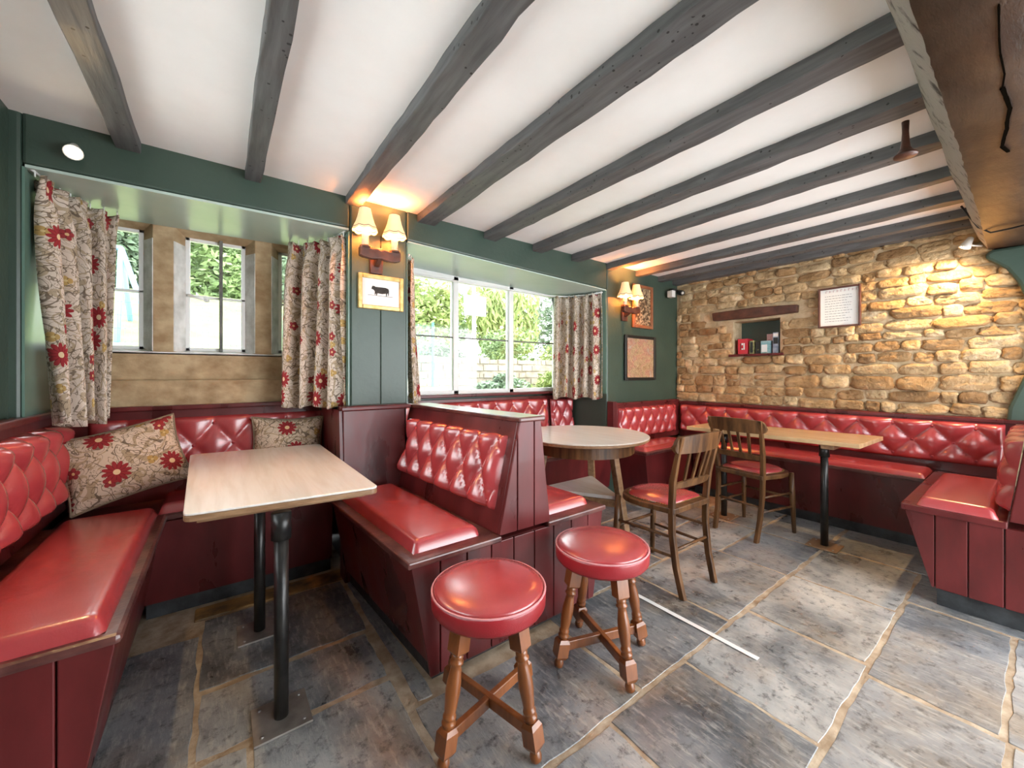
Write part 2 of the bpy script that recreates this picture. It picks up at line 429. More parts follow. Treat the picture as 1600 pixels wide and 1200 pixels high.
# ---- floor
fl = struct(G().box(-.9, 4.4, -1.4, 3.0, -.10, -.004).build('floor', 'mortar'))
FLAGS = [(-.62, -.078, 1.44, 2.2), (-.62, -.078, .62, 1.41), (-.062, .53, 1.815, 2.32), (-.060, .515, 1.49, 1.79),
         (-.055, .062, .80, 1.465), (.078, .51, .80, 1.462), (.535, 1.22, .865, 1.28), (.56, .615, 1.30, 2.3),
         (.45, 1.02, .40, .84), (-.30, .43, .30, .79), (1.035, 1.485, .405, .842), (1.50, 2.052, .405, .842), (2.072, 2.62, .41, .838), (2.64, 3.22, .41, .832), (3.24, 3.95, .3, .83),
         (1.24, 1.900, .862, 1.375), (1.918, 2.60, .862, 1.375), (2.615, 3.17, .855, 1.225), (3.19, 3.95, .855, 1.225),
         (2.615, 3.17, 1.245, 1.62), (3.19, 3.95, 1.245, 1.7), (1.50, 2.20, 1.395, 1.95), (2.22, 2.60, 1.395, 2.0), (2.615, 3.3, 1.64, 2.1), (1.5, 2.2, 1.97, 2.4), (2.22, 2.9, 2.02, 2.4),
         (.62, 1.30, -.08, .385), (1.315, 1.975, .06, .385), (1.995, 2.78, .07, .388), (2.80, 3.3, -.3, .395), (1.40, 1.96, -.5, .045), (1.975, 2.78, -.45, .052), (.5, 1.385, -.7, -.095), (-.3, .48, -.5, .285)]
def flag(x0, x1, y0, y1):
    pts = []
    def side(a, b):
        n = max(3, int((Vector(b)-Vector(a)).length/.06))
        d = (Vector(b)-Vector(a)).normalized(); nn = Vector((d.y, -d.x))
        for i in range(n):
            k = i/n; j = random.uniform(-.004, .005) if i else .010
            p = Vector(a).lerp(Vector(b), k) - nn*j*(1 if i else .5)
            pts.append((p.x, p.y))
    c = [(x0, y0), (x1, y0), (x1, y1), (x0, y1)]
    for i in range(4): side(c[i], c[(i+1) % 4])
    n = len(pts); cx, cy = (x0+x1)/2, (y0+y1)/2
    tz = [random.uniform(-.0035, .0005) for _ in range(2)]
    g = G(); vs = []
    for k, (ins, z) in enumerate(((0, -.014), (0, -.0015), (.002, 0.))):
        for x, y in pts:
            d = Vector((cx-x, cy-y)).normalized()*ins
            vs.append((x+d.x, y+d.y, z+(tz[0] if z > -.01 else 0)))
    fs = [tuple(range(2*n, 3*n))]
    for k in range(2): fs += [(k*n+i, k*n+(i+1) % n, (k+1)*n+(i+1) % n, (k+1)*n+i) for i in range(n)]
    g.add(vs, fs)
    o = g.build('flagstone', 'flag')
    # re-parent with location kept as its own offset
    COL.objects.unlink(o); COL.objects.link(o)
    o.parent = fl; o.location = o.location - fl.location
for a, b, c_, d_ in FLAGS: flag(a-.001, b+.001, c_-.001, d_+.001)
G().box(-.10, .60, 2.335, 2.455, -.012, .006).build('stone_ledge', 'ledge', fl, bevel=.008)

# ---- ceiling and beams
ce = struct(G().box(-.9, 4.4, -1.4, 2.5, CZ, CZ+.12).build('ceiling', 'ceiling'))
BEAMS = [(-.365, -.283), (.098, .168), (.575, .662), (1.015, 1.135), (1.522, 1.622), (1.975, 2.075), (2.408, 2.50), (2.865, 2.95), (3.30, 3.385), (3.68, 3.76), (3.955, 4.06)]
for i, (a, b) in enumerate(BEAMS):
    y0 = .22 if b > .3 else -1.3
    n = 24; g = G(); zb = 2.132 if a < 1.2 else 2.124
    jit = [random.uniform(-.004, .004) for _ in range(4*(n+1))]
    vs = []
    for k in range(n+1):
        y = y0+(2.39-y0)*k/n; q = jit[4*k:4*k+4]
        vs += [(a+q[0], y, CZ+.01), (a+q[1], y, zb+q[3]), (b+q[2], y, zb+q[0]*.7), (b+q[3], y, CZ+.01)]
    fs = [(4*k+i2, 4*k+i2+1, 4*k+5+i2, 4*k+4+i2) for k in range(n) for i2 in range(3)] + [(0, 1, 2, 3), (4*n+3, 4*n+2, 4*n+1, 4*n)]
    g.add(vs, fs); g.build('ceiling_beam', 'beam', ce, bevel=.004)

# ---- window wall : header, pier, end section, sills
ww = G()
ww.box(-.9, XL, YW, 3.05, 0, 2.3)                       # left of window one (hidden return)
ww.box(XL-.02, -.628, YW, 3.05, 0, 2.3)
ww.prism([(-.628, 1.982), (.60, 2.0), (.60, 2.3), (-.628, 2.3)], 'y', YW, 3.05)
ww.box(.60, .943, YW, 3.05, 0, 2.3)
ww.prism([(.943, 1.998), (2.868, 1.938), (2.868, 2.3), (.943, 2.3)], 'y', YW, 3.05)
ww.box(2.868, 4.3, YW, 3.05, 0, 2.3)
ww.box(.943, 2.868, 2.90, 3.05, 0, .985)
ww.box(-.628, .60, 2.98, 3.05, 0, .98)
wall_w = struct(ww.build('wall_window', 'green', bevel=.012))
for x0, x1 in ((.607, .774), (.778, .937)):
    G().box(x0, x1, YW-.008, YW+.01, .97, 1.99).build('board', 'green', wall_w, bevel=.003)
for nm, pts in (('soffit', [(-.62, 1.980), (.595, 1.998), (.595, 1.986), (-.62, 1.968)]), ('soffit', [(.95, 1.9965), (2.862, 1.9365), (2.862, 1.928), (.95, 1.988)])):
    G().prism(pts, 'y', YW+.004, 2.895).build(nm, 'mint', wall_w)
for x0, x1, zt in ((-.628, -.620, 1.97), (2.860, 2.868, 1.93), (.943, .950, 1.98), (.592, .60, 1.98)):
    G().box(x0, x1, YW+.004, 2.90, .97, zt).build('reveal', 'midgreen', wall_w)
# left wall, with an unseen opening added to admit daylight
g = G(); g.box(-.9, XL, -1.5, YW, 0, .95); g.box(-.9, XL, -1.5, YW, 2.0, 2.3); g.box(-.9, XL, 2.12, YW, .95, 2.0); g.box(-.9, XL, -1.5, .55, .95, 2.0)
struct(g.build('wall_left', 'green'))
g = G()
for a, b in ((.55, .59), (1.04, 1.08), (1.57, 1.61), (2.08, 2.12)): g.box(-.86, -.81, a, b, .95, 2.0)
g.box(-.86, -.81, .55, 2.12, .95, .99); g.box(-.86, -.81, .55, 2.12, 1.96, 2.0)
struct(G().box(-.9, 1.0, -1.5, -1.4, 0, 2.3).build('rear_light_blocker', 'green'))  # unseen part wall, added behind the camera to cut the rear light
added_win = struct(g.build('added_window', 'white', bevel=.004))  # unseen window, added to bring daylight onto the left bench
for a, b in ((.59, 1.04), (1.08, 1.57), (1.61, 2.08)): G().box(-.838, -.834, a, b, .99, 1.96).build('pane', 'glass', added_win)

# ---- stone wall
ws = G(); NY0, NY1, NZ0, NZ1 = 1.385, 1.79, 1.345, 1.665
ws.box(XS, 4.35, -.7, NY0, 0, 2.3); ws.box(XS, 4.35, NY1, YW+.05, 0, 2.3)
ws.box(XS, 4.35, NY0, NY1, 0, NZ0); ws.box(XS, 4.35, NY0, NY1, NZ1, 2.3)
wall_s = struct(ws.build('wall_stone', 'stonemortar'))
G().box(4.24, 4.26, NY0-.02, NY1+.02, NZ0-.02, NZ1+.02).build('niche_back', 'green', wall_s)
G().box(XS-.035, 4.25, NY0-.035, NY1+.03, NZ0-.022, NZ0).build('niche_shelf', 'redwood', wall_s, bevel=.004)
g = G(); g.prism([(1.245, 1.690), (1.6, 1.682), (1.965, 1.690), (1.975, 1.772), (1.6, 1.778), (1.24, 1.757)], 'x', XS-.05, XS+.12)
g.build('timber_lintel', 'sconcewood', wall_s, bevel=.008)
def stone(yc, zc, wy, hz, proud):
    """one rubble stone: rounded, bulging face with an uneven outline"""
    n, rings = 22, ((1.04, -.006), (1.0, .42), (.93, .74), (.80, .92), (.52, 1.0), (.24, 1.02))
    e = random.uniform(3.0, 8.); tilt = random.uniform(-.3, .3); tz = random.uniform(-.6, .3)
    sd = Vector((random.uniform(0, 90), random.uniform(0, 90), 0)); vs = []
    for s, d in rings:
        for k in range(n):
            a = 2*PI*k/n; ca, sa = math.cos(a), math.sin(a)
            rr = (abs(ca)**e+abs(sa)**e)**(-1/e)*(.96+.16*mnoise.noise(sd+Vector((ca*1.6, sa*1.6, 0))))
            y, z = rr*ca*s, rr*sa*s
            q = sd+Vector((y*wy*14, z*hz*22, 3))
            dd = d
            if d > 0: dd = proud*d*(1+tilt*y+tz*z)+(.011*mnoise.noise(q)+.006*mnoise.noise(q*2.7))*min(1, d*1.2)
            vs.append((-dd, y*wy/2, z*hz/2))
    vs.append((-proud*1.02, 0, 0)); m_ = len(rings)-1
    fs = [(r*n+k, r*n+(k+1) % n, (r+1)*n+(k+1) % n, (r+1)*n+k) for r in range(m_) for k in range(n)]
    fs += [(m_*n+k, m_*n+(k+1) % n, (m_+1)*n) for k in range(n)]
    me = bpy.data.meshes.new('stone'); me.from_pydata(vs, [], fs); me.polygons.foreach_set('use_smooth', [True]*len(fs))
    bm = bmesh.new(); bm.from_mesh(me); bmesh.ops.recalc_face_normals(bm, faces=bm.faces); bm.to_mesh(me); bm.free()
    me.materials.append(MAT['stone'])
    o = bpy.data.objects.new('stone', me); link(o, wall_s); o.location = Vector((XS, yc, zc)) - wall_s.location
    o.rotation_euler = (random.uniform(-.05, .05), 0, 0)
z = .865
while z < 2.16:
    rhh = random.choice((.062, .075, .085, .10, .115, .085)); rhh = min(rhh, 2.19-z)
    y = -.12+random.uniform(-.1, 0)
    while y < 2.36:
        wd = random.uniform(.07, .24)*(1.15 if rhh > .08 else 1); wd = min(wd, 2.375-y)
        if wd > .04:
            yc, zc = y+wd/2, z+rhh/2+random.uniform(-.008, .008)
            hit = (y < NY1+.005 and y+wd > NY0-.005 and z < NZ1 and z+rhh > NZ0-.02) or (y < 1.975 and y+wd > 1.24 and z < 1.775 and z+rhh > 1.685)
            if not hit:
                if rhh > .09 and random.random() < .3:
                    stone(yc, z+rhh*.27, wd*.97, rhh*.52, random.uniform(.008, .022)); stone(yc+.01, z+rhh*.77, wd*.95, rhh*.46, random.uniform(.008, .022))
                else: stone(yc, zc, wd*.98, rhh*.96, random.uniform(.010, .032))
            else:
                for a0, a1 in ((y, min(y+wd, NY0-.01)), (max(y, NY1+.01), y+wd)):
                    if a1-a0 > .05 and z+rhh < 1.69: stone((a0+a1)/2, zc, (a1-a0)*.97, rhh*.96, random.uniform(.008, .022))
        y += wd
    z += rhh
# green plaster left on the right end of the stone wall
pp = [(-.7, .84), (.118, .84), (.108, .945), (.088, 1.01), (.05, 1.138), (.02, 1.26), (.015, 1.42), (.045, 1.63), (.075, 1.73), (.12, 1.822), (.165, 1.868), (.20, 1.90), (.205, 1.935), (.17, 1.957), (-.7, 1.957)]
G().prism(pp, 'x', XS-.055, XS).build('green_plaster', 'green', wall_s, bevel=.018)

# ---- cross beam
def wv(x, k): return   .011*mnoise.noise(Vector((x*1.6, k*3.1, 0)))+.0012*mnoise.noise(Vector((x*9, k*1.7, 5)))
g = G(); n = 110; vs = []
for k in range(n+1):
    x = .3+(4.05-.3)*k/n; r = lambda s: random.uniform(-s, s)
    ye = .155+.008*x
    vs += [(x, ye+.075+wv(x, 1), 2.30), (x, ye+.070+wv(x, 1), 2.13), (x, ye+.034+wv(x, 3)+r(.003), 2.03+r(.004)), (x, ye+wv(x, 5)*.6+r(.002), 1.962+wv(x, 7)*.4), (x, .02, 1.955+wv(x, 9)*.3), (x, -.16, 1.953+wv(x, 11)*.3), (x, -.40, 1.97), (x, -.42, 2.30)]
g.add(vs, [(8*k+i, 8*k+i+1, 8*k+9+i, 8*k+8+i) for k in range(n) for i in range(7)] + [tuple(range(8)), tuple(8*n+7-i for i in range(8))], True)
cb = g.build('cross_beam', 'bigbeam'); tag(cb, 'massive rough brown timber cross beam with a long crack, upper right', 'beam')
cb.data.materials.append(MAT['plastergrey'])
for p in cb.data.polygons:
    c = p.center + cb.location
    if p.normal.y > .45 or (c.y > .17): p.material_index = 1
ck = G(); pts = [(1.36, .050), (1.49, .054), (1.57, .055), (1.68, .052), (1.76, .058), (1.82, .054), (1.91, .049), (2.0, .057), (2.06, .059), (2.14, .068), (2.21, .074), (2.28, .062)]
for a, b in zip(pts, pts[1:]):
    wd = .002 if a[0] < 1.7 else .005
    ck.add([(a[0], a[1]-wd, 1.9515), (b[0], b[1]-wd*.8, 1.9515), (b[0], b[1]+wd*.8, 1.9515), (a[0], a[1]+wd, 1.9515), (a[0], a[1], 1.985), (b[0], b[1], 1.985)], [(0, 1, 2, 3), (0, 1, 5, 4), (3, 2, 5, 4)])
ck.build('crack', 'void', cb, normals=False)

# ================================================================== WINDOWS
# window 1 : stone mullioned, three lights
w1 = G().box(-.628, .60, 2.90, 3.03, .98, 1.275).build('window_1', 'ashlar', bevel=.006); struct(w1)
G().box(-.628, .60, 2.86, 2.94, .965, 1.12).build('stone_apron', 'ashlar', w1, bevel=.008)
for x0, x1 in ((-.300, -.212), (.170, .258)):
    xm = (x0+x1)/2
    G().prism([(x0-.045, 3.03), (x0-.045, 2.985), (x0, 2.90), (x1, 2.90), (x1+.045, 2.985), (x1+.045, 3.03)], 'z', 1.275, 2.03).build('mullion', 'ashlar', w1, bevel=.004)
    for s, a, b in ((-1, x0, x0-.045), (1, x1, x1+.045)):
        G().add([(a+s*.002, 2.899, 1.28), (b+s*.002, 2.985, 1.28), (b+s*.002, 2.985, 1.90), (a+s*.002, 2.899, 1.90),
                 (a-s*.004, 2.902, 1.28), (b-s*.004, 2.988, 1.28), (b-s*.004, 2.988, 1.90), (a-s*.004, 2.902, 1.90)],
                [(0, 1, 2, 3), (7, 6, 5, 4), (0, 4, 5, 1), (2, 6, 7, 3), (1, 5, 6, 2), (0, 3, 7, 4)]).build('limewash_face', 'whitestone', w1)
G().prism([(2.90, 1.275), (2.985, 1.29), (3.03, 1.29), (3.03, 1.27), (2.90, 1.262)], 'x', -.628, .60).build('sill_slope', 'whitestone', w1)
G().prism([(2.90, 2.06), (2.90, 1.985), (2.985, 1.955), (3.03, 1.955), (3.03, 2.06)], 'x', -.628, .60).build('head_stone', 'ashlar', w1)
for x0, x1 in ((-.60, -.345), (-.167, .125), (.303, .56)):
    c = G()
    for a, b, cc, d in ((x0, x0+.022, 1.285, 1.96), (x1-.022, x1, 1.285, 1.96), (x0, x1, 1.285, 1.308), (x0, x1, 1.938, 1.96), (x0, x1, 1.605, 1.620)):
        c.box(a, b, 2.985, 3.015, cc, d)
    fr = c.build('casement', 'white', w1, bevel=.003)
    for z0, z1 in ((1.308, 1.605), (1.62, 1.938)):
        G().box(x0+.022, x1-.022, 2.998, 3.002, z0, z1).build('pane', 'glass', fr)
G().box(-.008, .010, 2.955, 2.968, 1.285, 1.96).build('iron_bar', 'lead', w1, bevel=.003)
g = G(); g.tube([(-.155, 2.975, 1.615), (-.14, 2.955, 1.612), (-.10, 2.95, 1.598), (-.075, 2.95, 1.592)], .008, 8); g.lathe([(.001, -.012), (.012, -.008), (.014, 0), (.012, .008), (.001, .012)], (-.068, 2.95, 1.59), 10)
g.build('window_latch', 'white', w1)

# window 2 : white timber, three panes wide, a bar half way
w2 = G()
WX0, WX1, WZ0, WZ1 = 1.02, 2.80, .985, 1.962
for a, b in ((WX0, 1.06), (1.545, 1.595), (2.118, 2.168), (2.70, 2.80)): w2.box(a, b, 2.885, 2.945, WZ0, WZ1)
w2.box(WX0, WX1, 2.885, 2.945, WZ0, WZ0+.035); w2.box(WX0, WX1, 2.885, 2.945, WZ1-.04, WZ1)
w2.box(.95, 1.02, 2.89, 2.96, .98, 2.0); w2.box(2.80, 2.87, 2.89, 2.96, .98, 2.0); w2.box(.95, 2.87, 2.895, 2.96, 1.955, 2.0)
win2 = struct(w2.build('window_2', 'white', bevel=.005))
for a, b in ((1.06, 1.545), (1.595, 2.118), (2.168, 2.70)):
    G().box(a, b, 2.905, 2.92, 1.452, 1.464).build('glazing_bar', 'lead', win2)
    for z0, z1 in ((1.02, 1.452), (1.464, 1.922)):
        G().box(a, b, 2.911, 2.915, z0, z1).build('pane', 'glass', win2)
G().box(.943, 2.868, 2.80, 2.90, .965, .988).build('window_board', 'redwood', win2, bevel=.005)

# ================================================================== FITTED BENCHES
SEAT = .48
# --- double bench dividing the two bays
def sx(y): return -.07*(y-1.33)
Y0, Y1 = 1.335, 2.375
db = thing('double_bench', 'oxblood back-to-back bench dividing the two window bays, red buttoned backrest', 'bench', (1.05, 1.85, 0))
SHY = sx(Y1); YS = 2.268; SHS = sx(YS)
G().prism([(.64, .0), (.64, .075), (1.50, .075), (1.50, 0)], 'y', Y0+.03, YS, SHS).build('plinth', 'plinth', db)
bp = [(.622, .07), (.548, .455), (1.572, .455), (1.505, .07)]
G().prism(bp, 'y', Y0+.014, YS, SHS).build('seat_box', 'redwood', db, bevel=.003)
planks(db, [(.622, .03), (.545, .455), (1.575, .455), (1.505, .03)], 'y', Y0, Y0+.015, .115)
for a, b in ((.530, .935), (1.195, 1.588)):
    G().prism([(a, .455), (b, .455), (b, SEAT), (a, SEAT)], 'y', Y0-.012, YS, SHS).build('seat_board', 'worn', db, bevel=.006)
par = [(.926, SEAT), (1.034, .945), (1.152, .945), (1.207, SEAT)]
G().prism(par, 'y', Y0+.012, Y1, SHY).build('partition', 'redwood', db, bevel=.003)
planks(db, par, 'y', Y0-.006, Y0+.012, .0935, start=.926)
G().prism([(1.02, .945), (1.166, .945), (1.166, .966), (1.02, .966)], 'y', Y0-.022, Y1, SHY).build('cap_rail', 'worn', db, bevel=.006)
def sheary(p): return (p[0]+sx(p[1]), p[1], p[2])
dS = Vector((SHY, -(Y1-Y0), 0)).normalized()*-1
pad('seat_cushion', db, (.578+sx(1.385), 1.385, SEAT), (.30, 0, 0), Vector((-.07, 1, 0)), .295, .87, .042, .03, crown=.25)
# left backrest: S runs towards the camera so that the normal faces -X
Td = Vector((.108, 0, .465)).normalized()
pad('backrest', db, sheary((.965, 2.30, .555)), (.07, -1, 0), Td, .915, .335, .075, .035, tuft=(6, 3, .10, .92, .35))
pad('seat_cushion', db, (1.235+sx(1.39), 1.39, SEAT), (.30, 0, 0), Vector((-.07, 1, 0)), .30, .87, .04, .03, crown=.25)
pad('backrest', db, sheary((1.185, 1.40, .555)), (-.07, 1, 0), Vector((-.055, 0, .465)), .87, .335, .055, .035, tuft=(6, 3, .10, .92, .35))

# --- left wall bench
lb = thing('wall_bench', 'oxblood bench along the left wall with long worn red cushion', 'bench', (-.42, 2.1, 0))
G().prism([(-.64, 0), (-.64, .075), (-.315, .075), (-.315, 0)], 'y', 1.47, 2.52).build('plinth', 'plinth', lb)
G().prism([(-.655, .04), (-.655, .452), (-.222, .452), (-.292, .04)], 'y', 1.455, 2.54).build('seat_box', 'redwood', lb, bevel=.003)
planks(lb, [(-.655, .02), (-.655, .45), (-.220, .45), (-.294, .02)], 'y', 1.438, 1.455, .105, start=-.745)
G().prism([(-.66, .452), (-.235, .452), (-.205, .452), (-.205, SEAT), (-.66, SEAT)], 'y', 1.415, 2.56).build('seat_board', 'worn', lb, bevel=.012)
pad('seat_cushion', lb, (-.555, 1.44, SEAT), (1, 0, 0), (0, 1, 0), .315, 1.075, .045, .035, crown=.2)
G().prism([(-.66, .50), (-.60, .50), (-.625, .955), (-.66, .955)], 'y', 1.0, 2.88).build('back_panel', 'redwood', lb)
G().box(-.66, -.602, 1.0, 2.86, .955, .982).build('cap_rail', 'redwood', lb, bevel=.006)
pad('backrest', lb, (-.600, 1.10, .585), (0, 1, 0), (-.022, 0, .34), 1.64, .335, .082, .04, tuft=(10, 3, .10, .92, .1))

# --- bench under window one
b1 = thing('window_bench', 'oxblood window bench under the stone mullioned window, behind the square table', 'bench', (0, 2.7, 0))
G().box(-.28, .52, 2.49, 2.86, 0, .075).build('plinth', 'plinth', b1)
G().prism([(2.482, .07), (2.462, .452), (2.87, .452), (2.87, .07)], 'x', -.29, .525).build('front_panel', 'redwood', b1)
G().box(-.59, .525, 2.475, 2.87, .452, SEAT-.001).build('seat_board', 'worn', b1, bevel=.006)
pad('seat_cushion', b1, (-.24, 2.50, SEAT), (1, 0, 0), (0, 1, 0), .74, .30, .042, .03, crown=.2)
G().prism([(2.80, SEAT), (2.845, .955), (2.90, .955), (2.90, SEAT)], 'x', -.595, .525).build('back_panel', 'redwood', b1)
G().box(-.595, .528, 2.815, 2.90, .955, .980).build('cap_rail', 'redwood', b1, bevel=.006)
pad('backrest', b1, (-.535, 2.808, .60), (1, 0, 0), (0, .04, .34), 1.08, .315, .04, .03, tuft=(6, 3, .10, .86, .2))
# slanted red casing on the pier
pc = thing('pier_casing', 'slanted oxblood wood casing below the green pier', 'panelling', (.75, 2.36, 0))
G().prism([(2.27, 0.0), (2.315, .945), (2.38, .945), (2.38, 0)], 'x', .547, .905).build('panel', 'redwood', pc, bevel=.004)
G().box(.535, .94, 2.295, 2.38, .945, .968).build('cap_rail', 'redwood', pc, bevel=.005)
G().prism([(2.29, .50), (2.33, .945), (2.81, .945), (2.79, .50)], 'x', .53, .546).build('side_panel', 'redwood', pc)

# --- bench under window two
b2 = thing('window_bench', 'oxblood window bench under the white window, behind the round table', 'bench', (2.1, 2.6, 0))
G().box(1.42, 2.90, 2.38, 2.84, 0, .075).build('plinth', 'plinth', b2)
G().prism([(2.385, .07), (2.335, .452), (2.85, .452), (2.85, .07)], 'x', 1.42, 2.90).build('front_panel', 'redwood', b2)
G().box(1.14, 2.90, 2.325, 2.85, .452, SEAT-.001).build('seat_board', 'worn', b2, bevel=.006)
pad('seat_cushion', b2, (1.55, 2.355, SEAT), (1, 0, 0), (0, 1, 0), 1.32, .36, .04, .03, crown=.2)
G().prism([(2.80, SEAT), (2.84, .945), (2.895, .945), (2.895, SEAT)], 'x', .95, 2.86).build('back_panel', 'redwood', b2)
pad('backrest', b2, (1.055, 2.80, .60), (1, 0, 0), (0, .03, .34), 1.46, .325, .05, .03, tuft=(8, 3, .12, .86, .3))
pad('backrest', b2, (2.555, 2.79, .60), (1, 0, 0), (0, .03, .34), .285, .315, .05, .03, tuft=(2, 3, .12, .86, .5))
for k in range(3):
    G().box(2.862+.018*k, 2.876+.018*k, 2.30, 2.37, .50, .90).build('upright_moulding', 'redwood', b2, bevel=.002)

# --- corner bench right of window two
cbn = thing('corner_bench', 'short oxblood bench with slanted end below the map picture', 'bench', (3.3, 2.2, 0))
G().box(2.99, 3.98, 2.06, 2.36, 0, .075).build('plinth', 'plinth', cbn)
G().prism([(2.985, .05), (2.918, .452), (3.98, .452), (3.98, .05)], 'y', 2.005, 2.37).build('seat_box', 'redwood', cbn, bevel=.003)
G().box(2.905, 3.98, 1.985, 2.37, .452, SEAT).build('seat_board', 'worn', cbn, bevel=.006)
pad('seat_cushion', cbn, (2.94, 2.015, SEAT), (1, 0, 0), (0, 1, 0), .74, .27, .035, .03, crown=.2)
G().box(2.915, 3.99, 2.325, 2.38, .50, .862).build('back_panel', 'redwood', cbn)
G().box(2.915, 3.98, 2.315, 2.38, .862, .884).build('cap_rail', 'redwood', cbn, bevel=.005)
pad('backrest', cbn, (2.96, 2.325, .545), (1, 0, 0), (0, 0, 1), .94, .29, .045, .03, tuft=(7, 3, .12, .86, .3))

# --- long bench on the stone wall
sb = thing('wall_bench', 'long oxblood bench below the stone wall with deep-buttoned red backrest', 'bench', (3.85, 1.2, 0))
G().box(3.72, 4.0, .43, 2.0, 0, .085).build('plinth', 'plinth', sb)
G().prism([(3.69, .08), (3.632, .455), (4.03, .455), (4.03, .08)], 'y', .43, 1.98).build('front_panel', 'redwood', sb)
G().box(3.612, 4.03, .43, 1.98, .455, SEAT).build('seat_board', 'worn', sb, bevel=.006)
pad('seat_cushion', sb, (3.622, .43, SEAT), (1, 0, 0), (0, 1, 0), .33, 1.60, .030, .03, crown=.2)
G().box(4.0, XS, .08, 2.32, SEAT, .85).build('back_panel', 'redwood', sb)
G().prism([(3.985, .838), (3.985, .862), (XS+.01, .868), (XS+.01, .838)], 'y', -.4, 2.36).build('cap_rail', 'redwood', sb, bevel=.004)
pad('backrest', sb, (4.0, 2.30, .545), (0, -1, 0), (.0, 0, 1), 2.18, .285, .062, .035, tuft=(11, 3, .12, .86, .6))

# --- return bench at the right edge
rb = thing('return_bench', 'oxblood plank-ended return bench with square red cushion at the right edge', 'bench', (3.2, .2, 0))
G().prism([(.30, 0), (.30, .10), (-.4, .10), (-.4, 0)], 'x', 2.875, 3.60).build('plinth', 'plinth', rb)
ep = [(.315, .09), (.412, .452), (-.40, .452), (-.40, .09)]
G().prism(ep, 'x', 2.862, 3.98).build('seat_box', 'redwood', rb, bevel=.003)
planks(rb, ep, 'x', 2.845, 2.862, .108, start=-.452)
G().box(2.832, 3.98, .08, .424, .452, SEAT+.004).build('seat_board', 'redwood', rb, bevel=.004)
pad('seat_cushion', rb, (2.845, .105, SEAT+.004), (1, 0, 0), (0, 1, 0), .86, .265, .045, .035, crown=.2)
G().prism([(.075, .484), (.03, .86), (-.06, .86), (-.06, .484)], 'x', 2.85, 3.94).build('back_panel', 'redwood', rb, bevel=.004)
pad('backrest', rb, (3.92, .075, .52), (-1, 0, 0), (0, -.04, .34), 1.02, .33, .06, .04, tuft=(4, 3, .12, .86, .4))

# ================================================================== TABLES
def plate_base(parent, x, y, s=.17):
    p = G().box(x-s/2, x+s/2, y-s/2, y+s/2, 0, .007).build('base_plate', 'plate', parent, bevel=.001)
    for a in (-1, 1):
        for b in (-1, 1): G().lathe([(.006, .007), (.005, .010), (.0005, .0105)], (x+a*s*.36, y+b*s*.36, 0), 8).build('screw', 'screw', p)
t1 = thing('pub_table', 'square bleached pine table on two black poles beside the left bench', 'table', (.16, 1.98, 0))
TH = .73
g = G(); r = .025; pts = []
for cx, cy, a0 in ((.475-r, 1.475+r, -PI/2), (.478-r, 2.60-r, 0), (-.128+r, 2.65-r, PI/2), (-.092+r, 1.525+r, PI)):
    pts += [(cx+r*math.cos(a0+PI/2*k/4), cy+r*math.sin(a0+PI/2*k/4)) for k in range(5)]
g.prism(pts, 'z', TH-.008, TH); tp = g.build('tabletop', 'pine', t1, bevel=.003)
g = G(); g.prism(pts, 'z', TH-.027, TH-.0082); g.build('table_edge', 'edgewood', t1, bevel=.004)
g = G()
g.prism([(-.06, 1.56), (.44, 1.525), (.445, 2.52), (-.09, 2.56)], 'z', TH-.042, TH-.0265); g.build('underframe', 'edgewood', t1)
for x, y in ((.163, 1.515), (.140, 2.085)):
    G().lathe([(.022, .007), (.022, .60)], (x, y, 0), 20).build('pole', 'blackmetal', t1)
    G().lathe([(.030, .60), (.030, TH-.042)], (x, y, 0), 20).build('pole_collar', 'blackmetal', t1)
    plate_base(t1, x, y, .165)

t2 = thing('round_table', 'round pale-topped table on three splayed legs with triangular shelf', 'table', (2.06, 1.93, 0))
g = G(); g.lathe([(.452, TH-.008), (.455, TH-.004), (.450, TH)], (2.06, 1.93, 0), 56, smooth=False); g.build('tabletop', 'pine', t2)
g = G(); g.lathe([(.44, TH-.028), (.452, TH-.022), (.454, TH-.0082)], (2.06, 1.93, 0), 56, smooth=False); g.build('table_edge', 'edgewood', t2)
tri = []
for k, a in enumerate((-88, 30, 150)):
    a = math.radians(a); c, s = math.cos(a), math.sin(a)
    top = Vector((2.06+.255*c, 1.93+.255*s, .70)); bot = Vector((2.06+.385*c, 1.93+.385*s, 0))
    g = G(); g.bar(top, bot, .05, .042, up=(c, s, .3)); g.build('leg', 'edgewood', t2, bevel=.005)
    tri.append((2.06+.315*c, 1.93+.315*s))
G().prism(tri, 'z', .335, .357).build('shelf', 'pine', t2)
for i in range(3):
    a, b = Vector((*tri[i], .31)), Vector((*tri[(i+1) % 3], .31))
    G().bar(a, b, .018, .045).build('shelf_rail', 'edgewood', t2)
g = G(); g.lathe([(.335, .702), (.335, .618), (.355, .618), (.355, .702)], (2.06, 1.93, 0), 48, smooth=False); g.build('apron', 'oak', t2)

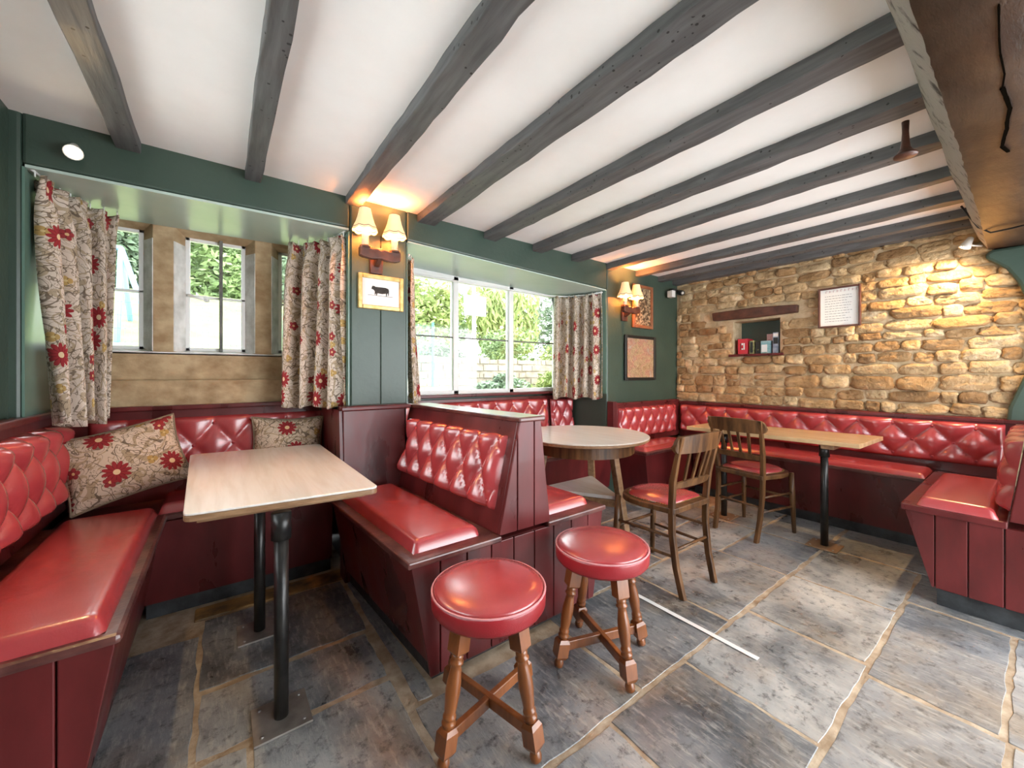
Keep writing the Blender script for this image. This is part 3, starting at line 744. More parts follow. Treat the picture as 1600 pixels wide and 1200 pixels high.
t3 = thing('plank_table', 'long honey-coloured plank table before the stone wall bench', 'table', (3.27, 1.18, 0))
P3 = [(3.075, .635), (3.60, .622), (3.50, 1.70), (3.03, 1.70)]
for k in range(2):
    f = lambda u: (P3[0][0]+(P3[1][0]-P3[0][0])*u, P3[0][1]+(P3[1][1]-P3[0][1])*u)
    h_ = lambda u: (P3[3][0]+(P3[2][0]-P3[3][0])*u, P3[3][1]+(P3[2][1]-P3[3][1])*u)
    G().prism([f(k*.5+.002), f(k*.5+.498), h_(k*.5+.498), h_(k*.5+.002)], 'z', TH-.028, TH).build('tabletop_plank', 'plank', t3, bevel=.003)
for y in (.80, 1.52): G().box(3.10, 3.48, y-.035, y+.035, TH-.058, TH-.0285).build('batten', 'edgewood', t3, bevel=.003)
for x, y in ((3.245, .852), (3.28, 1.52)):
    G().lathe([(.022, .007), (.022, TH-.058)], (x, y, 0), 18).build('pole', 'blackmetal', t3)
    G().lathe([(.030, .60), (.030, TH-.058)], (x, y, 0), 18).build('pole_collar', 'blackmetal', t3)
    plate_base(t3, x, y, .17)
for o in t3.children:
    if o.name.startswith('base_plate'): o.data.materials[0] = MAT['edgewood']

# ================================================================== STOOLS
def stool(label, x, y, rz):
    s = thing('bar_stool', label, 'stool', (x, y, 0), rz, 'low round stools')
    g = G(); g.lathe([(.150, .395), (.178, .398), (.186, .410), (.188, .448), (.186, .456)], seg=48); g.build('seat_band', 'vinyl_dark', s, local=True)
    g = G(); g.lathe([(.184, .455), (.172, .466), (.14, .475), (.09, .480), (.04, .482), (.0005, .4825)], seg=48); g.build('seat_cushion', 'vinyl', s, local=True)
    g = G(); g.lathe([(.1845+.0035*math.cos(q*PI/3), .4565+.0035*math.sin(q*PI/3)) for q in range(7)], seg=48); g.build('piping', 'piping', s, local=True)
    for k in range(4):
        a = PI/2*k; c, sn = math.cos(a), math.sin(a)
        top, bot = Vector((.118*c, .118*sn, .40)), Vector((.195*c, .195*sn, 0))
        ax = (top-bot); L = ax.length; q = ax.to_track_quat('Z', 'Y').to_matrix().to_4x4()
        q = Matrix.Translation(bot) @ q
        g = G()
        def P(prof): g.lathe([(r_, z_*L) for r_, z_ in prof], seg=16, M4=q)
        P([(.010, 0), (.017, .015), (.0185, .045), (.015, .075), (.012, .09)])
        def blk(z0, z1, h, ch):
            pr = []
            for z_, rr in ((z0, h*.72), (z0+ch, h), (z1-ch, h), (z1, h*.72)): pr.append((rr*1.38, z_))
            vs = []
            for rr, z_ in pr:
                for j in range(4):
                    t = PI/4+PI/2*j+a
                    # block sides square to the stretcher direction
                    t2_ = PI/4+PI/2*j
                    vs.append(q @ Vector((rr*math.cos(t2_), rr*math.sin(t2_), z_*L)))
            g.add(vs, [(4*i+j, 4*i+(j+1) % 4, 4*i+4+(j+1) % 4, 4*i+4+j) for i in range(3) for j in range(4)] + [(3, 2, 1, 0), (12, 13, 14, 15)])
        blk(.085, .27, .0235, .03)
        P([(.015, .265), (.0165, .28), (.021, .295), (.0215, .31), (.016, .322), (.020, .336), (.020, .352), (.0165, .365), (.018, .39), (.0225, .50), (.0215, .58), (.0165, .66), (.0155, .685), (.021, .70), (.0215, .715), (.016, .728), (.019, .742), (.018, .755), (.015, .775)])
        blk(.765, 1.0, .024, .02)
        g.build('leg', 'stoolwood', s, local=True)
    for k in range(2):
        a = PI/2*k; c, sn = math.cos(a), math.sin(a); zz = .078+.002*k
        rr = .195-(.077)*zz/.4
        G().bar((-rr*c, -rr*sn, zz), (rr*c, rr*sn, zz), .020, .036).build('stretcher', 'stoolwood', s, local=True, bevel=.003)
    return s
stool('red vinyl round stool on turned legs in the foreground, nearest the camera', .708, 1.078, math.radians(13))
stool('red vinyl round stool on turned legs at the end of the divider, beside the chair', 1.25, 1.065, math.radians(-18))

# ================================================================== CHAIRS  (local: faces +Y, back posts at y=0)
def chair(label, x, y, rz):
    c = thing('dining_chair', label, 'chair', (x, y, 0), rz, 'slat-back pub chairs')
    SZ = .455
    for s in (-1, 1):
        pts = [(s*.150, -.055, 0), (s*.155, -.020, .15), (s*.160, 0, .32), (s*.163, 0, SZ), (s*.170, -.012, .60), (s*.178, -.045, .74), (s*.184, -.070, .835)]
        g = G(); vs = []
        for i, p in enumerate(pts):
            wx, wy = (.026, .032) if i < 5 else (.023, .024)
            for a, b in ((-1, -1), (1, -1), (1, 1), (-1, 1)): vs.append((p[0]+a*wx/2, p[1]+b*wy/2, p[2]))
        n = len(pts)
        g.add(vs, [(4*i+j, 4*i+(j+1) % 4, 4*i+4+(j+1) % 4, 4*i+4+j) for i in range(n-1) for j in range(4)] + [(3, 2, 1, 0), tuple(4*(n-1)+j for j in range(4))])
        g.build('back_post', 'oak', c, local=True, bevel=.004)
        G().tube([(s*.172, .345, SZ-.02), (s*.176, .353, .25), (s*.182, .365, 0)], [.017, .0185, .013], 12).build('front_leg', 'oak', c, local=True)
        for zz, rr in ((.20, .008), (.30, .008)):
            G().tube([(s*.157, -.012, zz), (s*.166, .17, zz-.004), (s*.177, .352, zz-.008)], [.007, .0095, .007], 8).build('side_stretcher', 'oak', c, local=True)
    G().tube([(-.176, .353, .255), (.176, .353, .255)], .009, 8).build('front_stretcher', 'oak', c, local=True)
    G().tube([(-.155, -.01, .235), (.155, -.01, .235)], .008, 8).build('back_stretcher', 'oak', c, local=True)
    # D shaped seat frame
    out = []
    for k in range(25):
        a = PI*k/24; out.append((-.205*math.cos(a)*(1-.04*math.sin(a)), .17+.205*math.sin(a)**.6 if 0 < k < 24 else .17))
    out = [(-.172, -.02)] + out + [(.172, -.02)]
    G().prism(out, 'z', SZ-.032, SZ).build('seat_frame', 'oak', c, local=True, bevel=.006)
    inn = [((p[0])*.83, (p[1]-.17)*.82+.178) for p in out]
    g = G(); n = len(inn); vs = []
    for sc, z_ in ((1, SZ-.002), (.985, SZ+.010), (.9, SZ+.020), (.6, SZ+.027), (.25, SZ+.029)):
        for p in inn: vs.append((p[0]*sc, (p[1]-.17)*sc+.17, z_))
    g.add(vs, [(r_*n+i, r_*n+(i+1) % n, (r_+1)*n+(i+1) % n, (r_+1)*n+i) for r_ in range(4) for i in range(n)] + [tuple(4*n+i for i in range(n))], True)
    sp = g.build('seat_pad', 'vinyl', c, local=True)
    g = G()
    per = [Vector((p[0]*1.02, (p[1]-.17)*1.02+.17, SZ+.002)) for p in inn]
    for a, b in zip(per, per[1:]+per[:1]):
        m = max(1, int((b-a).length/.013))
        for k in range(m): g.lathe([(.0038, 0), (.003, .003), (.0003, .0042)], a.lerp(b, k/m), 6)
    g.build('stud_row', 'brass', sp, local=True)['kind'] = 'stuff'
    # crest rail: curved, deep board with rounded ends
    def crest(zb, zt, xh, y_mid, bow, th):
        g = G(); N_ = 40; vs = []
        for i in range(N_+1):
            u = -math.cos(PI*i/N_); x_ = u*xh; yy = y_mid-bow*(1-u*u)
            e = math.sqrt(max(.03, 1-max(0, (abs(u)-.84)/.16)**2)); zc = (zb+zt)/2; hz = (zt-zb)/2*e
            for dy, dz in ((-th/2, -hz), (th/2, -hz), (th/2, hz), (-th/2, hz)): vs.append((x_, yy+dy+(.012 if dz > 0 else 0)*-1, zc+dz+(.012*(1-u*u) if dz > 0 else 0)))
        g.add(vs, [(4*i+j, 4*i+(j+1) % 4, 4*i+4+(j+1) % 4, 4*i+4+j) for i in range(N_) for j in range(4)] + [(3, 2, 1, 0), tuple(4*N_+j for j in range(4))]); return g
    crest(.745, .83, .212, -.038, .040, .020).build('crest_rail', 'oak', c, local=True, bevel=.005)
    crest(.555, .585, .170, -.004, .022, .016).build('lower_rail', 'oak', c, local=True, bevel=.003)
    for k in range(4):
        u = -.6+.4*k; x_ = u*.155
        G().bar((x_*.95, -.006-.022*(1-u*u), .575), (x_*1.08, -.040-.040*(1-u*u), .755), .019, .009, up=(0, 1, 0)).build('slat', 'oak', c, local=True)
    return c
chair('slat-back oak chair with studded red seat between the stool and the round table', 2.045, 1.13, math.radians(-2))
chair('slat-back oak chair with red seat drawn up to the plank table', 3.005, 1.285, math.radians(-98))

# ================================================================== CUSHIONS
def pillow(label, loc, w_, h_, th, rot, seed):
    rnd = random.Random(seed); N_ = 22; vs = []; uvs = []; fs = []
    def prof(u, v):
        e = ((1-abs(u)**2.6)*(1-abs(v)**2.6)); return max(e, 0)**.5
    for side in (1, -1):
        for j in range(N_+1):
            for i in range(N_+1):
                u, v = -1+2*i/N_, -1+2*j/N_
                pin = 1-.09*(1-abs(v)**2)*abs(u)**3
                pin2 = 1-.09*(1-abs(u)**2)*abs(v)**3
                wob = .010*math.sin(3*u+seed)*math.cos(2.5*v+seed*2)
                vs.append((u*w_/2*pin, v*h_/2*pin2, side*(th/2*prof(u, v)+.002)+wob)); uvs.append((u*w_/2+seed*.37, v*h_/2+seed*.21+(side < 0)*.5))
    m = (N_+1)**2
    for sd in (0, 1):
        for j in range(N_):
            for i in range(N_):
                a = sd*m+j*(N_+1)+i; q = (a, a+1, a+N_+2, a+N_+1); fs.append(q if sd == 0 else q[::-1])
    border = [i for i in range(N_)] + [N_+(N_+1)*j for j in range(N_)] + [m-1-i for i in range(N_)] + [(N_+1)*(N_-j) for j in range(N_)]
    for a, b in zip(border, border[1:]+border[:1]): fs.append((b, a, a+m, b+m))
    p = thing('scatter_cushion', label, 'cushion', loc, 0, 'floral scatter cushions')
    p.rotation_euler = rot
    g = G(); g.add(vs, fs, True); cv = g.build('cover', 'pillow', p, local=True, uv=uvs, normals=False)
    g = G(); pts = [Vector(vs[i])*1.0 for i in border]; pts = [(q.x*1.012, q.y*1.012, q.z-.002) for q in pts]
    g.tube(pts+[pts[0]], .005, 6); g.build('piping', 'pillow', p, local=True)
pillow('large floral cushion with one big red daisy leaning in the bench corner', (-.362, 2.605, .735), .435, .34, .13, (math.radians(72), math.radians(-13), math.radians(12)), 3)
pillow('smaller floral cushion half hidden behind the square table', (.33, 2.735, .72), .38, .34, .11, (math.radians(76), math.radians(2), math.radians(-6)), 5)

# ================================================================== CURTAINS
def curtain(label, top, bot, z0, z1, folds, amp, width, seed, swell=0.):
    """top/bot: plan polylines of the heading and the hem"""
    rnd = random.Random(seed); nu, nv = folds*14, 34
    ph = [rnd.uniform(-.5, .5) for _ in range(folds+2)]
    def pl(P, s):
        d = [0]
        for a, b in zip(P, P[1:]): d.append(d[-1]+math.dist(a, b))
        t = s*d[-1]
        for i in range(len(P)-1):
            if t <= d[i+1]+1e-9:
                k = (t-d[i])/(d[i+1]-d[i]); a, b = Vector(P[i]), Vector(P[i+1]); q = (b-a).normalized()
                return a.lerp(b, k), Vector((q.y, -q.x))
    vs = []; uvs = []
    for j in range(nv+1):
        t = j/nv; z = z1+(z0-z1)*t
        for i in range(nu+1):
            s = i/nu
            a, na = pl(top, s); b, nb = pl(bot, s)
            p = a.lerp(b, t); n = na.lerp(nb, t).normalized()
            x = s*folds; k = int(x); wv = math.sin(2*PI*x + ph[min(k, folds)]*math.sin(PI*t*1.3)*.9)
            wv = math.copysign(abs(wv)**.75, wv)
            A = amp*(.30+.70*min(1, t/.16))*(1+.35*ph[min(k, folds)]) if t > .04 else amp*.55
            gather = .35*amp*math.sin(2*PI*x*2.5+seed)*max(0, 1-t/.10)
            hem = .012*math.sin(2*PI*x*.5+seed)*t
            vs.append((p.x+n.x*(A*wv+gather+swell*math.sin(PI*t)), p.y+n.y*(A*wv+gather+swell*math.sin(PI*t)), z+hem+.008*math.sin(2*PI*x*1.5)*max(0, 1-t*12)))
            uvs.append((s*width+seed*.173, z+seed*.31))
    g = G(); n1 = nu+1
    g.add(vs, [(j*n1+i, j*n1+i+1, (j+1)*n1+i+1, (j+1)*n1+i) for j in range(nv) for i in range(nu)], True)
    xs = [v[0] for v in vs]; ys = [v[1] for v in vs]
    c = thing('curtain', label, 'curtain', ((min(xs)+max(xs))/2, (min(ys)+max(ys))/2, z0), 0, 'floral curtains')
    g.build('cloth', 'curtain', c, solid=.004, uv=uvs, normals=False)
    g = G(); 
    for i in range(0, nu+1, 7):
        a, na = pl(top, i/nu); g.tube([(a.x, a.y, z1-.01), (a.x, a.y, z1+.018)], .003, 6)
    g.build('curtain_hooks', 'white', c)['kind'] = 'stuff'
curtain('floral curtain at the left edge of the stone mullioned window', [(-.60, 2.41), (-.575, 2.55), (-.50, 2.72), (-.42, 2.78)], [(-.55, 2.44), (-.50, 2.53), (-.42, 2.60)], .935, 1.955, 4, .052, 1.15, 1)
curtain('floral curtain at the right edge of the stone mullioned window, beside the bull picture', [(.345, 2.78), (.45, 2.70), (.54, 2.55), (.575, 2.42)], [(.295, 2.70), (.42, 2.62), (.53, 2.50), (.575, 2.42)], .955, 1.965, 4, .050, 1.2, 2)
curtain('narrow floral curtain at the left edge of the white window', [(.985, 2.41), (1.01, 2.55), (1.07, 2.70)], [(.99, 2.41), (1.06, 2.56), (1.16, 2.70)], .955, 1.90, 4, .026, .9, 3)
curtain('pale floral curtain at the right edge of the white window', [(2.62, 2.82), (2.74, 2.74), (2.81, 2.58), (2.835, 2.42)], [(2.54, 2.76), (2.68, 2.66), (2.79, 2.52), (2.84, 2.41)], .925, 1.905, 5, .044, 1.3, 4)
def rail(label, pts):
    r_ = G(); r_.tube(pts, .007, 8, up=(0, 0, 1)); o = r_.build('curtain_rail', 'white'); tag(o, label, 'curtain rail'); return o
rail('white curtain track bent around the stone window recess', [(-.605, 2.40, 1.97), (-.585, 2.56, 1.978), (-.51, 2.73, 1.982), (-.40, 2.80, 1.985), (0, 2.81, 1.988), (.33, 2.80, 1.99), (.46, 2.71, 1.99), (.55, 2.56, 1.992), (.58, 2.41, 1.99)])
rail('white curtain track bent around the white window recess', [(.966, 2.40, 1.915), (.99, 2.56, 1.915), (1.04, 2.74, 1.915), (1.14, 2.84, 1.915), (1.8, 2.86, 1.918), (2.55, 2.85, 1.916), (2.74, 2.75, 1.914), (2.815, 2.58, 1.912), (2.84, 2.41, 1.912)])

# ================================================================== WALL LIGHTS
def sconce(label, x, zc, sc=1.):
    """two candle bulbs with scalloped shades on a carved wooden bracket; back on the wall at YW"""
    yb = YW-.008
    s = thing('wall_light', label, 'wall lamp', (x, yb, zc-.19), 0, 'double wall lights')
    G().prism([(x-.036, zc-.175), (x+.036, zc-.175), (x+.040, zc-.09), (x+.036, zc-.02), (x-.036, zc-.02), (x-.040, zc-.09)], 'y', yb-.022, yb).build('back_plate', 'sconcewood', s, bevel=.004)
    G().bar((x, yb-.015, zc-.12), (x, yb-.085, zc-.085), .03, .04).build('bracket', 'sconcewood', s, bevel=.004)
    G().prism([(x-.118, zc-.10), (x-.095, zc-.108), (x-.05, zc-.112), (x, zc-.104), (x+.05, zc-.112), (x+.095, zc-.108), (x+.118, zc-.10), (x+.118, zc-.052), (x+.10, zc-.045), (x+.05, zc-.056), (x+.02, zc-.050), (x, zc-.058), (x-.02, zc-.050), (x-.05, zc-.056), (x-.10, zc-.045), (x-.118, zc-.052)], 'y', yb-.105, yb-.065).build('arm', 'sconcewood', s, bevel=.004)
    for d in (-.085, .085):
        cx, cy = x+d, yb-.085
        G().lathe([(.026, zc-.056), (.030, zc-.048), (.030, zc-.042), (.02, zc-.04)], (cx, cy, 0), 16).build('drip_dish', 'sconcewood', s)
        G().lathe([(.0185, zc-.042), (.0185, zc+.05)], (cx, cy, 0), 16).build('candle_tube', 'candle', s)
        G().lathe([(.002, zc+.05), (.013, zc+.058), (.016, zc+.072), (.010, zc+.092), (.002, zc+.108)], (cx, cy, 0), 14).build('bulb', 'bulb', s)
        g = G(); n = 40; vs = []; R = ((.030, .172, 0), (.034, .15, 0), (.042, .115, 0), (.052, .085, 0), (.063, .062, .0), (.067, .047, 1))
        for r_, z_, sc_ in R:
            for k in range(n):
                a = 2*PI*k/n; rr = r_*(1+.03*abs(math.cos(4*a)))
                vs.append((cx+rr*math.cos(a), cy+rr*math.sin(a), zc+z_-sc_*.010*abs(math.sin(4*a))))
        g.add(vs, [(i*n+k, i*n+(k+1) % n, (i+1)*n+(k+1) % n, (i+1)*n+k) for i in range(len(R)-1) for k in range(n)], True)
        sh = g.build('lamp_shade', 'shade', s, normals=False)
        for r_, z_, nm in ((.031, .171, 'braid'), (.0645, .060, 'braid')):
            g = G(); g.tube([(cx+r_*(1+.03*abs(math.cos(4*2*PI*k/32)))*math.cos(2*PI*k/32), cy+r_*(1+.03*abs(math.cos(4*2*PI*k/32)))*math.sin(2*PI*k/32), zc+z_-(.006*abs(math.sin(4*2*PI*k/32)) if z_ < .1 else 0)) for k in range(33)], .0018, 5); g.build(nm, 'trim', sh)
        ld = bpy.data.lights.new('lamp_glow', 'POINT'); ld.energy = 6.0; ld.color = (1, .36, .09); ld.shadow_soft_size = .035
        lo = bpy.data.objects.new('lamp_glow', ld); COL.objects.link(lo); lo.location = (cx, cy, zc+.128)
sconce('double candle wall light with cream shades above the bull picture', .745, 1.925)
sconce('double candle wall light with cream shades beside the copper-framed picture', 3.10, 1.835)

def spot(label, base, head, aim, energy, blend=.6, size=1.9):
    s = thing('spotlight', label, 'spotlight', base)
    base, head, aim = Vector(base), Vector(head), Vector(aim); d = (aim-head).normalized()
    q = Matrix.Translation(head) @ (-d).to_track_quat('Z', 'Y').to_matrix().to_4x4()
    g = G(); g.tube([base, base.lerp(head, .5)+Vector((0, 0, .01)), head-d*.03], .006, 8); g.build('arm', 'plasticw', s)
    g = G(); g.lathe([(.004, .075), (.014, .07), (.020, .04), (.028, .012), (.030, 0), (.026, .004)], seg=18, M4=q); g.build('lamp_head', 'plasticw', s)
    g = G(); g.lathe([(.024, .006), (.018, .002), (.001, .0)], seg=18, M4=q); g.build('lens', 'spotglow', s)
    ld = bpy.data.lights.new('spot_beam', 'SPOT'); ld.energy = energy; ld.color = (1, .66, .30); ld.spot_size = size; ld.spot_blend = blend; ld.shadow_soft_size = .02
    lo = bpy.data.objects.new('spot_beam', ld); COL.objects.link(lo); lo.location = head + d*.012
    lo.rotation_euler = d.to_track_quat('-Z', 'Y').to_euler()
spot('lit spotlight on the green header above the left curtain', (-.497, 2.375, 2.085), (-.475, 2.31, 2.04), (-.40, 1.75, 1.55), 12)
spot('lit spotlight at the end of the cross beam over the stone wall', (3.99, .215, 1.99), (3.90, .285, 1.975), (3.82, .62, 1.25), 22, .9, 2.7)

# ================================================================== PICTURES
def picture(name, label, cx, cz, w_, h_, fw, fmat, pmat, depth=.022, plane='y', at=YW-.008, mount=None, cy=0):
    """framed picture on the window wall (plane y) or stone wall (plane x); faces the room"""
    p = thing(name, label, 'picture', (cx, at, cz-h_/2) if plane == 'y' else (at, cx, cz-h_/2))
    def B(g, a0, a1, z0, z1, d0, d1):
        g.box(a0, a1, at-d1, at-d0, z0, z1) if plane == 'y' else g.box(at-d1, at-d0, a0, a1, z0, z1)
    x0, x1, z0, z1 = cx-w_/2, cx+w_/2, cz-h_/2, cz+h_/2
    for a in ((x0, x0+fw, z0, z1), (x1-fw, x1, z0, z1), (x0+fw, x1-fw, z0, z0+fw), (x0+fw, x1-fw, z1-fw, z1)):
        g = G(); B(g, *a, 0, depth); g.build('frame_side', fmat, p, bevel=.004)
    g = G(); B(g, x0+fw, x1-fw, z0+fw, z1-fw, .002, .008); g.build('print', pmat, p)
    return p
pb = picture('framed_picture', 'gilt-framed small print of a black bull on white', .776, 1.641, .272, .206, .024, 'gold', 'paper')
bz = 1.648; bx = .772; yb = YW-.008-.0085
bull = [(-.052, .020), (-.048, .030), (-.036, .030), (-.03, .026), (.03, .027), (.048, .022), (.052, .010), (.050, -.020), (.046, -.020), (.045, -.004), (.040, -.008), (.038, -.024), (.033, -.024), (.033, -.008), (.01, -.013), (-.018, -.011), (-.021, -.024), (-.026, -.024), (-.027, -.010), (-.031, -.022), (-.035, -.022), (-.034, -.002), (-.040, .006), (-.047, .010), (-.054, .010)]
G().prism([(bx+a, bz+c) for a, c in bull], 'y', yb-.0006, yb).build('bull_figure', 'bull', pb)
G().box(bx-.075, bx+.075, yb-.0005, yb, bz-.027, bz-.0245).build('ground_shading', 'ink', pb)
picture('framed_picture', 'tall copper-framed dark print partly behind the right wall light', 3.395, 1.825, .325, .43, .03, 'copperframe', 'oldprint')
picture('framed_map', 'black-framed antique map in pink and tan on the green wall', 3.357, 1.312, .50, .44, .028, 'darkframe', 'map')
nf = picture('framed_notice', 'brown-framed white handwritten notice on the stone wall', .953, 1.694, .272, .325, .014, 'brownframe', 'paper', .025, 'x', XS-.045)
xx = XS-.045-.0088; g = G(); rn = random.Random(4)
for k in range(11):
    z_ = 1.785-.0205*k; y_ = 1.045-.0
    while y_ > .875+rn.uniform(0, .03)*(k % 3):
        l = rn.uniform(.006, .022); g.box(xx-.0004, xx, y_-l, y_, z_, z_+.003); y_ -= l+.005
g.build('handwriting', 'ink', nf)['kind'] = 'stuff'
g = G()
for k in range(9):
    y_ = 1.04-.024*k
    g.box(xx-.0004, xx, y_-.004, y_, 1.815, 1.833); g.box(xx-.0004, xx, y_-.012, y_, 1.822 if k % 2 else 1.830, 1.825 if k % 2 else 1.833)
g.build('heading', 'pinkink', nf)['kind'] = 'stuff'

# ================================================================== NICHE CONTENTS
def bookbox(label, y0, y1, h_, d0, d1, mat, parts=(), lean=0, zb=NZ0):
    b = thing('book', label, 'book', (XS+d0, (y0+y1)/2, zb), 0, 'books in the wall niche')
    G().box(XS+d0, XS+d1, y0, y1, zb, zb+h_).build('cover', mat, b, bevel=.002)
    for nm, m_, a0, a1, z0, z1 in parts: G().box(XS+d0-.0012, XS+d0+.001, y0+(y1-y0)*a0, y0+(y1-y0)*a1, zb+h_*z0, zb+h_*z1).build(nm, m_, b)
    return b
MAT['bookred'] = M('book_red', (.55, .03, .05), None, .45); MAT['bookdark'] = M('book_black', (.015, .018, .02), None, .4)
MAT['bookteal'] = M('book_teal', (.12, .32, .34), (.35, .48, .50), .45, 30); MAT['bookpink'] = M('book_pale_pink', (.65, .28, .28), (.75, .5, .48), .5, 40)
MAT['bookgrey'] = M('book_blue_grey', (.16, .20, .28), (.45, .52, .62), .45, 25); MAT['bookolive'] = M('book_olive', (.10, .12, .04), (.45, .40, .18), .45, 40)
bookbox('thick red boxed book with white blocky lettering', 1.665, 1.755, .150, .02, .14, 'bookred', [('lettering', 'paper', .30, .42, .30, .72), ('lettering', 'paper', .46, .62, .30, .38), ('lettering', 'paper', .46, .62, .60, .72), ('lettering', 'bookdark', .66, .72, .30, .72)])
bookbox('slim olive and black patterned book next to the red one', 1.612, 1.650, .128, .02, .13, 'bookolive', [('label', 'bookdark', .2, .8, .1, .9)])
bookbox('black spine book in the middle of the niche', 1.555, 1.600, .118, .03, .13, 'bookdark', [('mark', 'bookolive', .35, .65, .28, .36)])
bookbox('pale teal box in front of the pink book', 1.470, 1.548, .118, .01, .07, 'bookteal', [('spine', 'paper', .3, .9, .12, .7)])
bookbox('pale pink book behind the teal box', 1.455, 1.525, .185, .085, .15, 'bookpink')
bookbox('blue-grey boxed book with black and white top', 1.405, 1.452, .190, .02, .12, 'bookgrey', [('checks', 'paper', .1, .9, .80, .95), ('band', 'bookdark', .1, .9, .45, .75)])
bookbox('thin dark book at the right end of the niche', 1.388, 1.402, .195, .03, .13, 'bookdark')

# ================================================================== SMALL FIXTURES
sc_ = thing('security_camera', 'white and black security camera in the corner above the stone wall', 'camera', (3.90, 2.33, 2.0))
G().box(3.80, 3.86, 2.285, 2.345, 1.965, 2.035).build('junction_box', 'plasticw', sc_, bevel=.004)
G().tube([(3.85, 2.33, 2.05), (3.90, 2.31, 2.055), (3.94, 2.30, 2.03)], .014, 8).build('bracket', 'plasticb', sc_)
q = Matrix.Translation((3.935, 2.27, 2.02)) @ Vector((.55, .75, .25)).to_track_quat('Z', 'Y').to_matrix().to_4x4()
g = G(); g.lathe([(.005, -.045), (.026, -.043), (.028, 0), (.028, .045), (.01, .055)], seg=16, M4=q); g.build('camera_body', 'plasticb', sc_)
g = G(); g.lathe([(.018, -.047), (.016, -.050), (.001, -.050)], seg=14, M4=q); g.build('lens_ring', 'plate', sc_)

hn = G(); hx, hy = 2.13, .305
hn.lathe([(.001, 1.993), (.034, 1.995), (.036, 2.001), (.026, 2.010), (.016, 2.026), (.0125, 2.05), (.010, 2.09), (.0115, 2.13)], (hx, hy, 0), 20)
tag(hn.build('iron_hook_post', 'sconcewood'), 'dark flared iron peg hanging from a ceiling beam, near the cross beam', 'hook')

g = G(); g.tube([(3.42, .262, 2.12), (3.45, .20, 1.985), (3.46, .155, 1.944), (3.44, .08, 1.942), (3.40, 0, 1.942), (3.30, -.2, 1.942)], .005, 6)
tag(g.build('cable', 'plasticb'), 'thin dark cable running under the cross beam', 'cable')

tp_ = G(); tp_.box(1.728, 1.752, .672, 1.30, .0008, .0022); tag(tp_.build('tape_strip', 'white'), 'straight white tape strip stuck on the flagstone floor', 'tape')

# potted trailing plant hanging at the right edge
pl_ = thing('hanging_plant', 'bright green plant leaves showing at the right edge below the beam', 'plant', (3.7, -.02, 1.95))
for k in range(7):
    a = random.uniform(0, 2*PI); c0 = Vector((3.70+random.uniform(-.04, .04), .005+random.uniform(-.06, .028), 1.955+random.uniform(-.03, .05)))
    d = Vector((math.cos(a)*.4, .5*random.uniform(0, 1), random.uniform(-.6, .3))).normalized(); s2 = d.cross(Vector((.6, -.4, .7))).normalized(); n3 = d.cross(s2)
    L_ = .045; g = G(); vs = []
    for t, wd in ((0, .002), (.3, .5), (.55, .55), (.8, .3), (1, .01)):
        for s in (-1, 0, 1): vs.append(c0+d*L_*t+s2*s*wd*L_*.6+n3*(abs(s)*.006-.01*t*t))
    g.add(vs, [(3*i+j, 3*i+j+1, 3*i+4+j, 3*i+3+j) for i in range(4) for j in range(2)], True)
    g.build('leaf', 'plantleaf', pl_, solid=.0015)
G().lathe([(.05, 1.90), (.07, 1.93), (.078, 1.99)], (3.70, -.13, 0), 18).build('pot', 'sconcewood', pl_)

# ================================================================== GARDEN
def ground(x, y):
    if x < 2.2: k = 1
    elif x > 4: k = 0
    else: k = (4-x)/1.8
    up = .35+.235*max(0, y-4.2) if y < 10 else .35+.235*5.8+.42*(min(y, 14)-10)+.1*max(0, y-14)
    lo = .35+max(0, y-7.3)*.10
    return (up*k+lo*(1-k))-.0
g = G(); g.grid(lambda a, b: (-14+40*a, 3.4+30*b, ground(-14+40*a, 3.4+30*b)), 60, 40)
struct(g.build('lawn_ground', 'grass'))
def tree(name, label, x, y, z0, zc, rx, rz_, mat, n, size, seed, trunk=True, group='trees and shrubs beyond the windows', drop=0):
    rnd = random.Random(seed); t = thing(name, label, 'tree' if trunk else 'shrub', (x, y, z0), 0, group)
    g = G(); blobs = [(x+rnd.uniform(-.6, .6)*rx, y+rnd.uniform(-.5, .5)*rx, zc+rnd.uniform(-.6, .6)*rz_, rnd.uniform(.35, .6)) for _ in range(14)]
    vs = []; fs = []
    for i in range(n):
        bx_, by_, bz_, br = rnd.choice(blobs)
        d = Vector((rnd.gauss(0, 1), rnd.gauss(0, 1), rnd.gauss(0, 1))).normalized()*rnd.uniform(.6, 1)**.5
        c = Vector((bx_+d.x*rx*br, by_+d.y*rx*br, bz_+d.z*rz_*br))
        a = Vector((rnd.gauss(0, 1), rnd.gauss(0, 1), rnd.gauss(0, .6)-drop*2)).normalized(); b = a.cross(Vector((rnd.gauss(0, 1), rnd.gauss(0, 1), 1))).normalized()
        s = size*rnd.uniform(.7, 1.4); m = len(vs)
        vs += [c-a*s*(1+drop), c+b*s*.45, c+a*s*(1+drop), c-b*s*.45]; fs.append((m, m+1, m+2, m+3))
    g.add(vs, fs); f = g.build('foliage', mat, t, normals=False); f['kind'] = 'stuff'
    if trunk: G().tube([(x, y, z0-.2), (x+.1, y, (z0+zc)/2), (x, y, zc)], [.16, .12, .06], 8).build('trunk', 'bark', t)
